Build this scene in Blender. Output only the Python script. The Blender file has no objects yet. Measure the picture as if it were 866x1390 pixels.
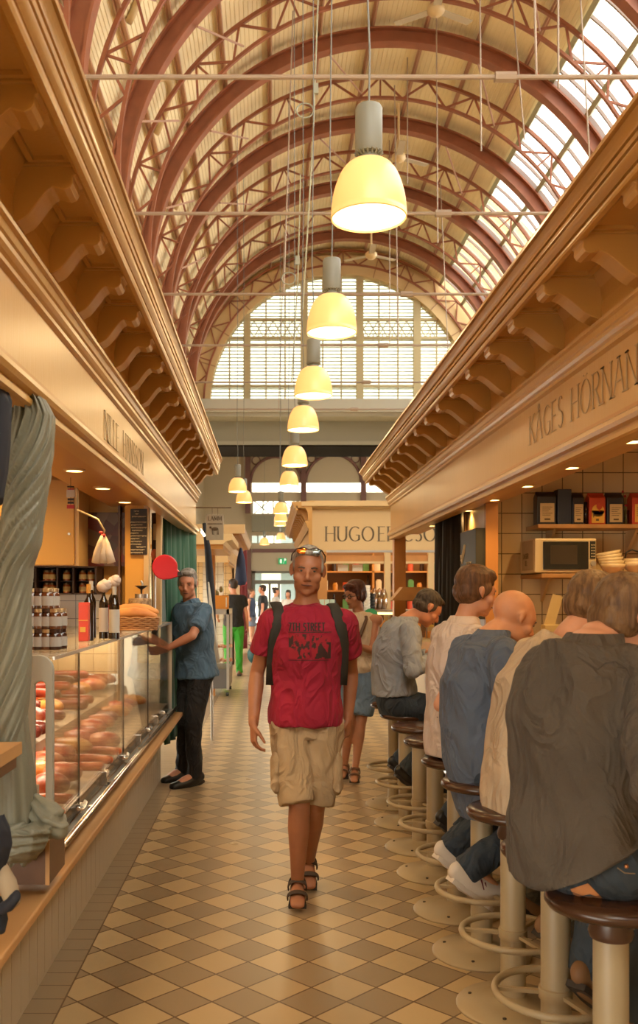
WORLD_STR = 10; EXPO = -0.15; PEND_W = 15; DOWN_W = 12
import bpy, bmesh, math, random
from mathutils import Vector, Matrix, noise
from mathutils.bvhtree import BVHTree
V = Vector
PI = math.pi
random.seed(7)
scene = bpy.context.scene
COL = scene.collection

# ------------------------------------------------------------------ helpers
def setp(o, **k):
    for a, b in k.items():
        if b is not None: o[a] = b
    return o

def tag(o, label, cat, group=None, kind=None):
    return setp(o, label=label, category=cat, group=group, kind=kind)

def root(name, loc=(0, 0, 0), label=None, cat=None, group=None, kind=None):
    o = bpy.data.objects.new(name, None); COL.objects.link(o)
    o.location = loc; o.empty_display_size = .1
    return setp(o, label=label, category=cat, group=group, kind=kind)

def attach(o, parent):
    if parent is not None:
        o.parent = parent
        m = Matrix.Identity(4); p = parent
        chain = []
        while p is not None:
            chain.append(p); p = p.parent
        m = Matrix.Identity(4)
        for q in reversed(chain):
            m = m @ q.matrix_parent_inverse @ Matrix.LocRotScale(q.location, q.rotation_euler, q.scale)
        o.matrix_parent_inverse = m.inverted()
    return o

def link(name, me, mat, parent=None, smooth=False, label=None):
    o = bpy.data.objects.new(name, me); COL.objects.link(o)
    me.name = name
    if mat is not None:
        if isinstance(mat, (list, tuple)):
            for m in mat: me.materials.append(m)
        else: me.materials.append(mat)
    if smooth:
        me.polygons.foreach_set('use_smooth', [True] * len(me.polygons))
    attach(o, parent)
    if label: o['label'] = label
    return o

class MB:
    def __init__(s): s.v = []; s.f = []; s.m = []; s.cur = 0
    def add(s, vs, fs):
        n = len(s.v); s.v += [tuple(p) for p in vs]
        s.f += [tuple(i + n for i in f) for f in fs]; s.m += [s.cur] * len(fs)
    def box(s, x0, x1, y0, y1, z0, z1):
        if x0 > x1: x0, x1 = x1, x0
        if y0 > y1: y0, y1 = y1, y0
        if z0 > z1: z0, z1 = z1, z0
        s.add([(x0,y0,z0),(x1,y0,z0),(x1,y1,z0),(x0,y1,z0),(x0,y0,z1),(x1,y0,z1),(x1,y1,z1),(x0,y1,z1)],
              [(0,3,2,1),(4,5,6,7),(0,1,5,4),(1,2,6,5),(2,3,7,6),(3,0,4,7)])
        return s
    def bar(s, a, b, w, h=None, up=(0,0,1)):
        a = V(a); b = V(b); h = h or w; d = (b - a).normalized(); u = V(up)
        if abs(d.dot(u)) > .98: u = V((1, 0, 0))
        r = d.cross(u).normalized(); u = r.cross(d)
        vs = []
        for p in (a, b):
            for i, j in ((-1,-1),(1,-1),(1,1),(-1,1)): vs.append(p + r * (i * w / 2) + u * (j * h / 2))
        s.add(vs, [(0,3,2,1),(4,5,6,7),(0,1,5,4),(1,2,6,5),(2,3,7,6),(3,0,4,7)])
        return s
    def tube(s, pts, r, n=10, side=None, cap='flat'):
        """r: number or list; items numbers or (a, b)"""
        pts = [V(p) for p in pts]; k = len(pts)
        if not isinstance(r, list): r = [r] * k
        r = [(q, q) if not isinstance(q, tuple) else q for q in r]
        tang = []
        for i in range(k):
            t = pts[min(i + 1, k - 1)] - pts[max(i - 1, 0)]
            tang.append(t.normalized() if t.length > 1e-9 else V((0,0,1)))
        if side is None:
            side = V((1, 0, 0)) if abs(tang[0].x) < .8 else V((0, 1, 0))
        side = V(side)
        rings = []
        if cap == 'round':
            P = []; Rr = []; T = []
            for q in (math.sin(.25), .55, .85):
                pass
            a0, b0 = r[0]; m0 = min(a0, b0); a1, b1 = r[-1]; m1 = min(a1, b1)
            for ang in (80, 50, 25):
                P.append(pts[0] - tang[0] * m0 * math.sin(math.radians(ang))); c = math.cos(math.radians(ang)); Rr.append((a0 * c, b0 * c)); T.append(tang[0])
            P += pts; Rr += r; T += tang
            for ang in (25, 50, 80):
                P.append(pts[-1] + tang[-1] * m1 * math.sin(math.radians(ang))); c = math.cos(math.radians(ang)); Rr.append((a1 * c, b1 * c)); T.append(tang[-1])
            pts, r, tang = P, Rr, T; k = len(pts)
        vs = []; sd = side
        for i in range(k):
            t = tang[i]; sd2 = sd - t * sd.dot(t)
            if sd2.length < .05:
                sd2 = V((0, 1, 0)) - t * t.y
                if sd2.length < .05: sd2 = V((0,0,1)) - t * t.z
            sd2.normalize(); sd = sd2; b = t.cross(sd2)
            for j in range(n):
                a = 2 * PI * j / n
                vs.append(pts[i] + sd2 * (r[i][0] * math.cos(a)) + b * (r[i][1] * math.sin(a)))
        fs = []
        for i in range(k - 1):
            for j in range(n):
                fs.append((i*n+j, i*n+(j+1)%n, (i+1)*n+(j+1)%n, (i+1)*n+j))
        fs.append(tuple(reversed(range(n)))); fs.append(tuple((k-1)*n + j for j in range(n)))
        s.add(vs, fs); return s
    def ell(s, c, r, rot=None, nu=16, nv=10):
        c = V(c); r = (r, r, r) if not isinstance(r, tuple) else r
        vs = []
        for i in range(1, nv):
            ph = PI * i / nv
            for j in range(nu):
                a = 2 * PI * j / nu
                p = V((r[0]*math.sin(ph)*math.cos(a), r[1]*math.sin(ph)*math.sin(a), r[2]*math.cos(ph)))
                if rot is not None: p = rot @ p
                vs.append(c + p)
        t = V((0,0,r[2])); b = V((0,0,-r[2]))
        if rot is not None: t = rot @ t; b = rot @ b
        vs += [c + t, c + b]; T = len(vs) - 2; B = T + 1
        fs = []
        for i in range(nv - 2):
            for j in range(nu):
                fs.append((i*nu+j, (i+1)*nu+j, (i+1)*nu+(j+1)%nu, i*nu+(j+1)%nu))
        for j in range(nu):
            fs.append((T, j, (j+1)%nu)); fs.append((B, (nv-2)*nu+(j+1)%nu, (nv-2)*nu+j))
        s.add(vs, fs); return s
    def lathe(s, c, prof, n=24, closed=False):
        """prof: (r, z) list, axis z"""
        c = V(c); vs = []; k = len(prof)
        for r, z in prof:
            for j in range(n):
                a = 2*PI*j/n; vs.append((c.x + r*math.cos(a), c.y + r*math.sin(a), c.z + z))
        fs = []
        for i in range(k - 1 + (1 if closed else 0)):
            i2 = (i + 1) % k
            for j in range(n): fs.append((i*n+j, i*n+(j+1)%n, i2*n+(j+1)%n, i2*n+j))
        if not closed:
            if prof[0][0] > 1e-6: fs.append(tuple(reversed(range(n))))
            if prof[-1][0] > 1e-6: fs.append(tuple((k-1)*n+j for j in range(n)))
        s.add(vs, fs); return s
    def torus(s, c, R, r, n=32, m=10):
        prof = [(R + r*math.cos(2*PI*i/m), r*math.sin(2*PI*i/m)) for i in range(m)]
        return s.lathe(c, prof, n, True)
    def prism(s, poly, a, b, axis='y'):
        """poly (u,w): extruded along axis between a and b.  axis y: (x,z); x: (y,z); z: (x,y)"""
        k = len(poly); vs = []
        for t in (a, b):
            for u, w in poly:
                vs.append((u, t, w) if axis == 'y' else (t, u, w) if axis == 'x' else (u, w, t))
        fs = [(i, (i+1)%k, k+(i+1)%k, k+i) for i in range(k)]
        fs.append(tuple(range(k-1, -1, -1))); fs.append(tuple(range(k, 2*k)))
        s.add(vs, fs); return s
    def quad(s, a, b, c, d): s.add([a, b, c, d], [(0, 1, 2, 3)]); return s
    def mesh(s, fix=True):
        me = bpy.data.meshes.new('m'); me.from_pydata([tuple(p) for p in s.v], [], s.f)
        if any(s.m): me.polygons.foreach_set('material_index', s.m)
        if fix:
            bm = bmesh.new(); bm.from_mesh(me); bmesh.ops.recalc_face_normals(bm, faces=bm.faces); bm.to_mesh(me); bm.free()
        return me
    def build(s, name, mat, parent=None, smooth=False, label=None, bevel=0, auto=None):
        o = link(name, s.mesh(), mat, parent, smooth, label)
        if bevel:
            m = o.modifiers.new('bevel', 'BEVEL'); m.width = bevel; m.segments = 2; m.limit_method = 'ANGLE'; m.angle_limit = math.radians(40)
        if auto:
            for p in o.data.polygons: p.use_smooth = True
            o.data.set_sharp_from_angle(angle=math.radians(auto))
        return o

def copy_tree(o, parent=None, group=None):
    c = o.copy(); COL.objects.link(c)
    if parent is not None: c.parent = parent
    for ch in list(o.children): copy_tree(ch, c)
    return c

# ------------------------------------------------------------------ materials
_M = {}
def nt(name):
    m = bpy.data.materials.new(name); m.use_nodes = True
    t = m.node_tree; b = t.nodes['Principled BSDF']; return m, t, b

def mat(name, col, rough=.5, metal=0, var=0, vscale=6, bump=0, bscale=40, stretch=None, spec=.5, emit=None, estr=0, col2=None, sheen=0, coat=0, trans=0, sss=0):
    if name in _M: return _M[name]
    m, t, b = nt(name)
    b.inputs['Base Color'].default_value = (*col, 1); b.inputs['Roughness'].default_value = rough
    b.inputs['Metallic'].default_value = metal; b.inputs['Specular IOR Level'].default_value = spec
    if coat: b.inputs['Coat Weight'].default_value = coat; b.inputs['Coat Roughness'].default_value = .15
    if sheen: b.inputs['Sheen Weight'].default_value = sheen
    if trans: b.inputs['Transmission Weight'].default_value = trans
    if sss: b.inputs['Subsurface Weight'].default_value = sss; b.inputs['Subsurface Radius'].default_value = (.02,.008,.004); b.inputs['Subsurface Scale'].default_value = 1
    if emit: b.inputs['Emission Color'].default_value = (*emit, 1); b.inputs['Emission Strength'].default_value = estr
    tc = t.nodes.new('ShaderNodeTexCoord'); mp = t.nodes.new('ShaderNodeMapping'); t.links.new(tc.outputs['Object'], mp.inputs[0])
    if stretch: mp.inputs['Scale'].default_value = stretch
    if var or col2:
        n = t.nodes.new('ShaderNodeTexNoise'); n.inputs['Scale'].default_value = vscale; n.inputs['Detail'].default_value = 3
        t.links.new(mp.outputs[0], n.inputs['Vector'])
        r = t.nodes.new('ShaderNodeValToRGB'); t.links.new(n.outputs['Fac'], r.inputs[0])
        c2 = col2 or tuple(min(1, c * (1 + var)) for c in col); c1 = tuple(c * (1 - var) for c in col) if not col2 else col
        r.color_ramp.elements[0].position = .35; r.color_ramp.elements[1].position = .65
        r.color_ramp.elements[0].color = (*c1, 1); r.color_ramp.elements[1].color = (*c2, 1)
        t.links.new(r.outputs[0], b.inputs['Base Color'])
    if bump:
        n2 = t.nodes.new('ShaderNodeTexNoise'); n2.inputs['Scale'].default_value = bscale; n2.inputs['Detail'].default_value = 3
        t.links.new(mp.outputs[0], n2.inputs['Vector'])
        bp = t.nodes.new('ShaderNodeBump'); bp.inputs['Strength'].default_value = bump; bp.inputs['Distance'].default_value = .01
        t.links.new(n2.outputs['Fac'], bp.inputs['Height']); t.links.new(bp.outputs[0], b.inputs['Normal'])
    _M[name] = m; return m

def math_node(t, op, a, b=None, c=None):
    n = t.nodes.new('ShaderNodeMath'); n.operation = op
    for i, x in enumerate((a, b, c)):
        if x is None: continue
        if isinstance(x, (int, float)): n.inputs[i].default_value = x
        else: t.links.new(x, n.inputs[i])
    return n.outputs[0]

def tile_mat(name, col, grout, sx, sz, ax=('X', 'Z'), w=.03, rough=.25, off=(0, 0)):
    if name in _M: return _M[name]
    m, t, b = nt(name)
    tc = t.nodes.new('ShaderNodeTexCoord'); sp = t.nodes.new('ShaderNodeSeparateXYZ'); t.links.new(tc.outputs['Object'], sp.inputs[0])
    def line(a, s, o):
        u = math_node(t, 'FRACT', math_node(t, 'DIVIDE', math_node(t, 'SUBTRACT', sp.outputs[a], o), s))
        return math_node(t, 'MINIMUM', u, math_node(t, 'SUBTRACT', 1, u))
    d = math_node(t, 'MINIMUM', line(ax[0], sx, off[0]), math_node(t, 'MULTIPLY', line(ax[1], sz, off[1]), sz / sx))
    g = math_node(t, 'LESS_THAN', d, w)
    mx = t.nodes.new('ShaderNodeMix'); mx.data_type = 'RGBA'; t.links.new(g, mx.inputs[0])
    mx.inputs[6].default_value = (*col, 1); mx.inputs[7].default_value = (*grout, 1)
    t.links.new(mx.outputs[2], b.inputs['Base Color']); b.inputs['Roughness'].default_value = rough
    _M[name] = m; return m

def glass_mat(name, tint=(1, 1, 1), refl=.12, dirt=0, rough=.02):
    if name in _M: return _M[name]
    m = bpy.data.materials.new(name); m.use_nodes = True; t = m.node_tree; t.nodes.clear()
    o = t.nodes.new('ShaderNodeOutputMaterial'); tr = t.nodes.new('ShaderNodeBsdfTransparent'); tr.inputs[0].default_value = (*tint, 1)
    g = t.nodes.new('ShaderNodeBsdfGlossy'); g.inputs['Roughness'].default_value = rough
    lw = t.nodes.new('ShaderNodeLayerWeight'); lw.inputs[0].default_value = .25
    f = math_node(t, 'ADD', math_node(t, 'MULTIPLY', lw.outputs['Fresnel'], .6), refl)
    mx = t.nodes.new('ShaderNodeMixShader'); t.links.new(f, mx.inputs[0]); t.links.new(tr.outputs[0], mx.inputs[1]); t.links.new(g.outputs[0], mx.inputs[2])
    out = mx.outputs[0]
    if dirt:
        df = t.nodes.new('ShaderNodeBsdfDiffuse'); df.inputs[0].default_value = (.8, .75, .65, 1)
        m2 = t.nodes.new('ShaderNodeMixShader'); m2.inputs[0].default_value = dirt
        t.links.new(out, m2.inputs[1]); t.links.new(df.outputs[0], m2.inputs[2]); out = m2.outputs[0]
    t.links.new(out, o.inputs[0]); _M[name] = m; return m

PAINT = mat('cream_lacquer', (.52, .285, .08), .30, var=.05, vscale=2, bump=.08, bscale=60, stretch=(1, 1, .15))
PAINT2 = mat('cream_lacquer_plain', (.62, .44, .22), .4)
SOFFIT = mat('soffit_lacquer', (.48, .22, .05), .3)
GREYP = mat('grey_green_paint', (.30, .29, .22), .55)
LEDGEP = mat('pale_ledge_paint', (.50, .49, .41), .5)
STEELRED = mat('red_brown_painted_steel', (.30, .098, .045), .45, var=.1, vscale=4)
PURLIN = mat('dusty_purlin_steel', (.50, .28, .18), .6)
RODM = mat('galvanised_rod', (.42, .33, .26), .5, .3)
CREAMWALL = mat('cream_plaster', (.70, .57, .36), .8, var=.04, vscale=1.5)
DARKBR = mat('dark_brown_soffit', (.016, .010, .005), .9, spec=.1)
CABLE = mat('grey_cable', (.16, .16, .15), .5)
LAMPGREY = mat('lamp_housing_grey', (.21, .215, .19), .45)
CHROME = mat('chrome', (.75, .72, .68), .18, 1)
STEEL = mat('brushed_steel', (.55, .53, .5), .32, .9)
BLACKP = mat('black_plastic', (.012, .011, .010), .35)
WOOD = mat('oak_wood', (.42, .22, .08), .45, var=.18, vscale=5, stretch=(1, .12, 1))
WOODD = mat('dark_wood', (.10, .045, .02), .4, var=.15, vscale=8, stretch=(1,.2,1))
ORANGEW = mat('orange_varnished_wood', (.50, .22, .06), .4, var=.1, vscale=4, stretch=(1,1,.2))
GLASS = glass_mat('clear_glass', (.95, .95, .93), .05)
PANE = glass_mat('skylight_glass', (.93, .94, .95), .04)

# ------------------------------------------------------------------ letters (drawn by strokes)
def arc(cx, cy, rx, ry, a0, a1, n=12):
    return [(cx + rx*math.cos(math.radians(a0+(a1-a0)*i/n)), cy + ry*math.sin(math.radians(a0+(a1-a0)*i/n))) for i in range(n+1)]
GL = {
 'A': (.72, [[(0,0),(.36,1)],[(.36,1),(.72,0)],[(.14,.36),(.58,.36)]]),
 'C': (.75, [arc(.45,.5,.43,.5,50,310)]),
 'E': (.52, [[(.04,0),(.04,1)],[(.04,1),(.5,1)],[(.04,.52),(.42,.52)],[(.04,0),(.52,0)]]),
 'G': (.78, [arc(.45,.5,.43,.5,50,320),[(.74,.4),(.74,.1)],[(.5,.42),(.76,.42)]]),
 'H': (.72, [[(.04,0),(.04,1)],[(.68,0),(.68,1)],[(.04,.52),(.68,.52)]]),
 'I': (.14, [[(.07,0),(.07,1)]]),
 'K': (.66, [[(.04,0),(.04,1)],[(.04,.45),(.6,1)],[(.2,.58),(.66,0)]]),
 'L': (.50, [[(.04,0),(.04,1)],[(.04,0),(.5,0)]]),
 'M': (.86, [[(.04,0),(.1,1)],[(.1,1),(.43,.1)],[(.43,.1),(.76,1)],[(.76,1),(.82,0)]]),
 'N': (.74, [[(.04,0),(.04,1)],[(.04,1),(.70,0)],[(.70,0),(.70,1)]]),
 'O': (.88, [arc(.44,.5,.42,.5,0,360,20)]),
 'R': (.62, [[(.04,0),(.04,1)],[(.04,1),(.28,1)]+arc(.28,.76,.26,.24,90,-90,8)+[(.04,.52)],[(.28,.52),(.62,0)]]),
 'S': (.50, [arc(.25,.76,.21,.24,40,270,10)+arc(.25,.26,.23,.26,90,-140,10)]),
 'T': (.60, [[(.3,0),(.3,1)],[(0,1),(.6,1)]]),
 'U': (.70, [[(.04,1),(.04,.3)]+arc(.35,.3,.31,.3,180,360,10)+[(.66,1)]]),
 'V': (.70, [[(0,1),(.35,0)],[(.35,0),(.70,1)]]),
 'P': (.56, [[(.04,0),(.04,1)],[(.04,1),(.28,1)]+arc(.28,.74,.26,.26,90,-90,8)+[(.04,.48)]]),
 'D': (.74, [[(.04,0),(.04,1)],[(.04,1),(.25,1)]+arc(.25,.5,.45,.5,90,-90,12)+[(.04,0)]]),
 '7': (.50, [[(0,1),(.5,1),(.18,0)]]),
 ' ': (.36, []),
}
GL['Å'] = (.72, GL['A'][1] + [arc(.36,1.16,.09,.09,0,360,10)])
GL['Ö'] = (.88, GL['O'][1] + [[(.26,1.14),(.34,1.14)],[(.54,1.14),(.62,1.14)]])

def text_mb(txt, org, right, up, h, thick=.12, thin=.05, serif=True, depth=.0015, xs=1.0, gap=.16, mb=None):
    org = V(org); right = V(right).normalized(); up = V(up).normalized(); nrm = right.cross(up)
    mb = mb or MB(); x = 0
    for ch in txt:
        w, strokes = GL[ch]
        def P(u, v, dz): return org + right * ((x + u * xs) * h) + up * (v * h) + nrm * dz
        for st in strokes:
            for (u0, v0), (u1, v1) in zip(st[:-1], st[1:]):
                dx, dy = (u1-u0)*xs, v1-v0; L = math.hypot(dx, dy)
                if L < 1e-6: continue
                steep = abs(dy) / L
                wd = (thin + (thick - thin) * steep ** 1.5) / 2
                if serif and abs(dx) > .05 and dy*dx > 0 and steep > .5 and ch in 'AKMVÅ': wd *= .55
                nx, ny = -dy/L*wd, dx/L*wd; e = wd * .35; ex, ey = dx/L*e, dy/L*e
                q = [(u0*xs+nx-ex, v0+ny-ey), (u1*xs+nx+ex, v1+ny+ey), (u1*xs-nx+ex, v1-ny+ey), (u0*xs-nx-ex, v0-ny-ey)]
                vs = [org + right*((x+a)*h) + up*(b*h) + nrm*d for d in (0, depth) for a, b in q]
                mb.add(vs, [(0,1,2,3),(7,6,5,4),(0,4,5,1),(1,5,6,2),(2,6,7,3),(3,7,4,0)])
            if serif:
                for (u, v), (u2, v2) in ((st[0], st[1]), (st[-1], st[-2])):
                    if v in (0, 1) and abs(v2 - v) > .3 and abs(v2-v) > abs(u2-u)*.8 or (ch == 'U' and v == 1):
                        sw = .11
                        vs = [org + right*((x+u*xs+a)*h) + up*((v+b)*h) + nrm*d for d in (0, depth*1.02) for a, b in ((-sw,-.02),(sw,-.02),(sw,.02),(-sw,.02))]
                        mb.add(vs, [(0,1,2,3),(7,6,5,4),(0,4,5,1),(1,5,6,2),(2,6,7,3),(3,7,4,0)])
        x += w * xs + gap
    return mb, (x - gap) * h

# ------------------------------------------------------------------ camera, world
cam = bpy.data.cameras.new('camera'); co = bpy.data.objects.new('camera', cam); COL.objects.link(co)
co.location = (0, 0, 1.58); co.rotation_euler = (PI/2, 0, 0)
cam.sensor_width = 36; cam.sensor_height = 36; cam.sensor_fit = 'AUTO'
cam.lens = 1264 * 36 / 1390; cam.shift_x = 66 / 1390; cam.shift_y = 110 / 1390
cam.clip_start = .05; cam.clip_end = 300
cam.dof.use_dof = True; cam.dof.focus_distance = 4.8; cam.dof.aperture_fstop = 5.6
scene.camera = co
w = bpy.data.worlds.new('world'); scene.world = w; w.use_nodes = True
bg = w.node_tree.nodes['Background']
bg.inputs[0].default_value = (1, .955, .83, 1); bg.inputs[1].default_value = WORLD_STR
scene.view_settings.view_transform = 'Standard'; scene.view_settings.look = 'None'
scene.view_settings.exposure = EXPO; scene.view_settings.gamma = 1; scene.view_settings.use_curve_mapping = False
cy = scene.cycles; cy.use_denoising = True
try: cy.denoiser = 'OPENIMAGEDENOISE'
except Exception: pass
cy.max_bounces = 7; cy.diffuse_bounces = 4; cy.glossy_bounces = 3; cy.transmission_bounces = 4; cy.transparent_max_bounces = 12
cy.sample_clamp_indirect = 4; cy.caustics_reflective = False; cy.caustics_refractive = False

def lamp(kind, name, loc, energy, color, size=.1, rot=None, angle=None, blend=.6, parent=None):
    l = bpy.data.lights.new(name, kind); l.energy = energy; l.color = color
    if kind == 'AREA': l.size = size
    else: l.shadow_soft_size = size
    if kind == 'SPOT': l.spot_size = math.radians(angle or 110); l.spot_blend = blend
    o = bpy.data.objects.new(name, l); COL.objects.link(o); o.location = loc
    if rot: o.rotation_euler = rot
    attach(o, parent)
    return o
WARM = (1, .66, .28)

def clay_early(mb, voxel, smooth=2):
    me = mb.mesh(); o = bpy.data.objects.new('tmp', me); COL.objects.link(o)
    r = o.modifiers.new('r', 'REMESH'); r.mode = 'VOXEL'; r.voxel_size = voxel
    if smooth:
        q = o.modifiers.new('s', 'SMOOTH'); q.factor = .5; q.iterations = smooth
    out = bpy.data.meshes.new_from_object(o.evaluated_get(bpy.context.evaluated_depsgraph_get()))
    bpy.data.objects.remove(o); bpy.data.meshes.remove(me); return out
# ================================================================== THE HALL
# floor: diagonal checker tiles with a straight border along the left counter
def floor_mat():
    m, t, b = nt('floor_tiles')
    tc = t.nodes.new('ShaderNodeTexCoord'); sp = t.nodes.new('ShaderNodeSeparateXYZ'); t.links.new(tc.outputs['Object'], sp.inputs[0])
    X = math_node(t, 'SUBTRACT', sp.outputs[0], -.096); Y = math_node(t, 'SUBTRACT', sp.outputs[1], 4.25)
    u = math_node(t, 'DIVIDE', math_node(t, 'ADD', X, Y), .26); v = math_node(t, 'DIVIDE', math_node(t, 'SUBTRACT', X, Y), .26)
    fu = math_node(t, 'FLOOR', u); fv = math_node(t, 'FLOOR', v)
    par = math_node(t, 'ABSOLUTE', math_node(t, 'MODULO', math_node(t, 'SUBTRACT', fu, fv), 2))
    def edge(q):
        f = math_node(t, 'FRACT', q); return math_node(t, 'MINIMUM', f, math_node(t, 'SUBTRACT', 1, f))
    g = math_node(t, 'LESS_THAN', math_node(t, 'MINIMUM', edge(u), edge(v)), .021)
    cm = t.nodes.new('ShaderNodeCombineXYZ'); t.links.new(fu, cm.inputs[0]); t.links.new(fv, cm.inputs[1])
    wn = t.nodes.new('ShaderNodeTexWhiteNoise'); t.links.new(cm.outputs[0], wn.inputs[0])
    def mix(f, a, c2):
        n = t.nodes.new('ShaderNodeMix'); n.data_type = 'RGBA'
        if isinstance(f, float): n.inputs[0].default_value = f
        else: t.links.new(f, n.inputs[0])
        for i, q in ((6, a), (7, c2)):
            if isinstance(q, tuple): n.inputs[i].default_value = (*q, 1)
            else: t.links.new(q, n.inputs[i])
        return n.outputs[2]
    light = mix(wn.outputs[0], (.45, .33, .18), (.54, .395, .215))
    dark = mix(wn.outputs[0], (.275, .20, .12), (.335, .245, .145))
    c = mix(par, light, dark)
    # border
    yb = math_node(t, 'FRACT', math_node(t, 'DIVIDE', sp.outputs[1], .125))
    yb = math_node(t, 'MINIMUM', yb, math_node(t, 'SUBTRACT', 1, yb))
    gb = math_node(t, 'LESS_THAN', yb, .025)
    ed = math_node(t, 'LESS_THAN', math_node(t, 'ABSOLUTE', math_node(t, 'SUBTRACT', sp.outputs[0], -.80)), .0035)
    gb = math_node(t, 'MAXIMUM', gb, ed)
    isb = math_node(t, 'LESS_THAN', sp.outputs[0], -.80)
    bord = (.30, .225, .14)
    c = mix(isb, c, bord)
    gg = math_node(t, 'ADD', math_node(t, 'MULTIPLY', math_node(t, 'SUBTRACT', 1, isb), math_node(t, 'MAXIMUM', g, ed)), math_node(t, 'MULTIPLY', isb, gb))
    c = mix(gg, c, (.13, .075, .035))
    n = t.nodes.new('ShaderNodeTexNoise'); n.inputs['Scale'].default_value = 3; t.links.new(tc.outputs['Object'], n.inputs[0])
    t.links.new(c, b.inputs['Base Color'])
    t.links.new(math_node(t, 'ADD', math_node(t, 'MULTIPLY', n.outputs[0], .14), .24), b.inputs['Roughness'])
    return m
MB().box(-12, 16, -6, 47, -.1, 0).build('floor', floor_mat())['kind'] = 'structure'

HC = V((2.66, 0, 8.48)); D = 34.0
def pol(r, deg, y): a = math.radians(deg); return V((HC.x + r*math.sin(a), y, HC.z + r*math.cos(a)))
# corrugated roof sheet, closed part of the vault from -100 to 38 degrees and 80 to 100
def sheet(a0, a1, y0, y1, r=5.78, pitch=.105, depth=.014, mb=None):
    mb = mb or MB(); n = int(abs(a1-a0)/180*PI*r/pitch)
    ring = []
    for i in range(n):
        s0 = a0 + (a1-a0)*i/n; ds = (a1-a0)/n
        ring += [(s0, 0), (s0+ds*.72, 0), (s0+ds*.80, depth), (s0+ds*.92, depth)]
    ring.append((a1, 0))
    vs = [pol(r+d, a, y) for y in (y0, y1) for a, d in ring]; k = len(ring)
    mb.add(vs, [(i, i+1, k+i+1, k+i) for i in range(k-1)]); return mb
ROOFM = mat('ochre_roof_sheet', (.93, .81, .54), .6, var=.05, vscale=1)
ceil = root('ceiling', (HC.x, 14, 14), kind='structure')
link('roof_sheet', sheet(-92, 38.5, -6, D+.45).mesh(False), ROOFM, ceil)
link('roof_sheet', sheet(84, 100, -6, D+.45).mesh(False), ROOFM, ceil)
for sgn, a in ((-1, -92), (1, 100)):
    p = pol(5.78, a, 0)
    MB().box(p.x - .1*(sgn < 0), p.x + .1*(sgn > 0), -6, D, 2.0, p.z).build('wall_left' if sgn < 0 else 'wall_right', CREAMWALL)['kind'] = 'structure'
for k, a in enumerate(range(-88, 40, 12)):
    m = MB(); p0 = pol(5.66, a, -6); p1 = pol(5.66, a, D)
    upv = (pol(1, a, 0) - HC).normalized(); upv.y = 0
    m.bar(p0 + upv*.05, p1 + upv*.05, .10, .02, up=upv); m.bar(p0 - upv*.0, p1 - upv*.0, .025, .10, up=upv)
    m.build('purlin', PURLIN, ceil)
# main I ribs and lattice ribs
def arcband(mb, r0, r1, y0, y1, a0, a1, n=56):
    vs = []
    for i in range(n+1):
        a = a0 + (a1-a0)*i/n
        vs += [pol(r0, a, y0), pol(r1, a, y0), pol(r1, a, y1), pol(r0, a, y1)]
    fs = []
    for i in range(n):
        for j in range(4): fs.append((i*4+j, i*4+(j+1)%4, i*4+4+(j+1)%4, i*4+4+j))
    fs += [(0,1,2,3), (n*4+3, n*4+2, n*4+1, n*4)]
    mb.add(vs, fs)
ribY = [5.4 + 3.81*i for i in range(-2, 8)]
for y in ribY:
    r = root('roof_arch', (HC.x, y, 14), kind='structure')
    m = MB(); arcband(m, 5.26, 5.30, y-.13, y+.13, -95, 100); arcband(m, 5.30, 5.56, y-.02, y+.02, -95, 100); arcband(m, 5.56, 5.6, y-.13, y+.13, -95, 100)
    for sg, a in ((-1, -95), (1, 100)):
        p = pol(5.43, a, y); m.box(p.x-.17, p.x+.17, y-.13, y+.13, 0 if sg > 0 else 3.0, p.z+.1)
    m.build('arch_girder', STEELRED, r)
for y in [7.3 + 3.81*i for i in range(-2, 8)]:
    r = root('roof_lattice', (HC.x, y, 14), kind='structure')
    m = MB(); arcband(m, 5.56, 5.63, y-.04, y+.04, -95, 100); arcband(m, 5.06, 5.12, y-.04, y+.04, -95, 100)
    m.build('chord', STEELRED, r)
    m = MB(); st = 6
    for k, a in enumerate(range(-96, 100, st*2)):
        m.bar(pol(5.59, a, y), pol(5.09, a+st, y), .035, .045); m.bar(pol(5.09, a+st, y), pol(5.59, a+2*st, y), .035, .045)
        if k % 2 == 0: m.bar(pol(5.59, a, y), pol(5.09, a, y), .03, .04)
    m.build('web_bars', STEELRED, r)
# added unseen wall behind the camera: blocks sky light low down, open above
m = MB().box(-3.4, 8.7, -6.2, -6, 0, 8.2); m.build('added_wall_front', CREAMWALL)['kind'] = 'structure'
# tie rods
for i, yy in enumerate([6.9, 10.54, 14.33, 18.2, 21.96, 25.8, 29.6]):
    m = MB(); m.tube([(HC.x-5.3, yy, 7.42), (HC.x+5.3, yy, 7.42)], .028, 8)
    m.tube([(HC.x-.12, yy, 7.42), (HC.x+.12, yy, 7.42)], .06, 8)
    r = m.build('tie_rod', RODM); r['kind'] = 'structure'
    h = MB()
    for k, dx in enumerate(((-2.4, .35, 2.3)[i % 3],)):
        top = HC.z + math.sqrt(5.3**2 - dx*dx)
        h.tube([(HC.x+dx, yy, 7.42), (HC.x+dx*.92, yy + (.0 if k else .4), top)], .014, 6)
    h.build('hanger_rod', RODM, r)
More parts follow.
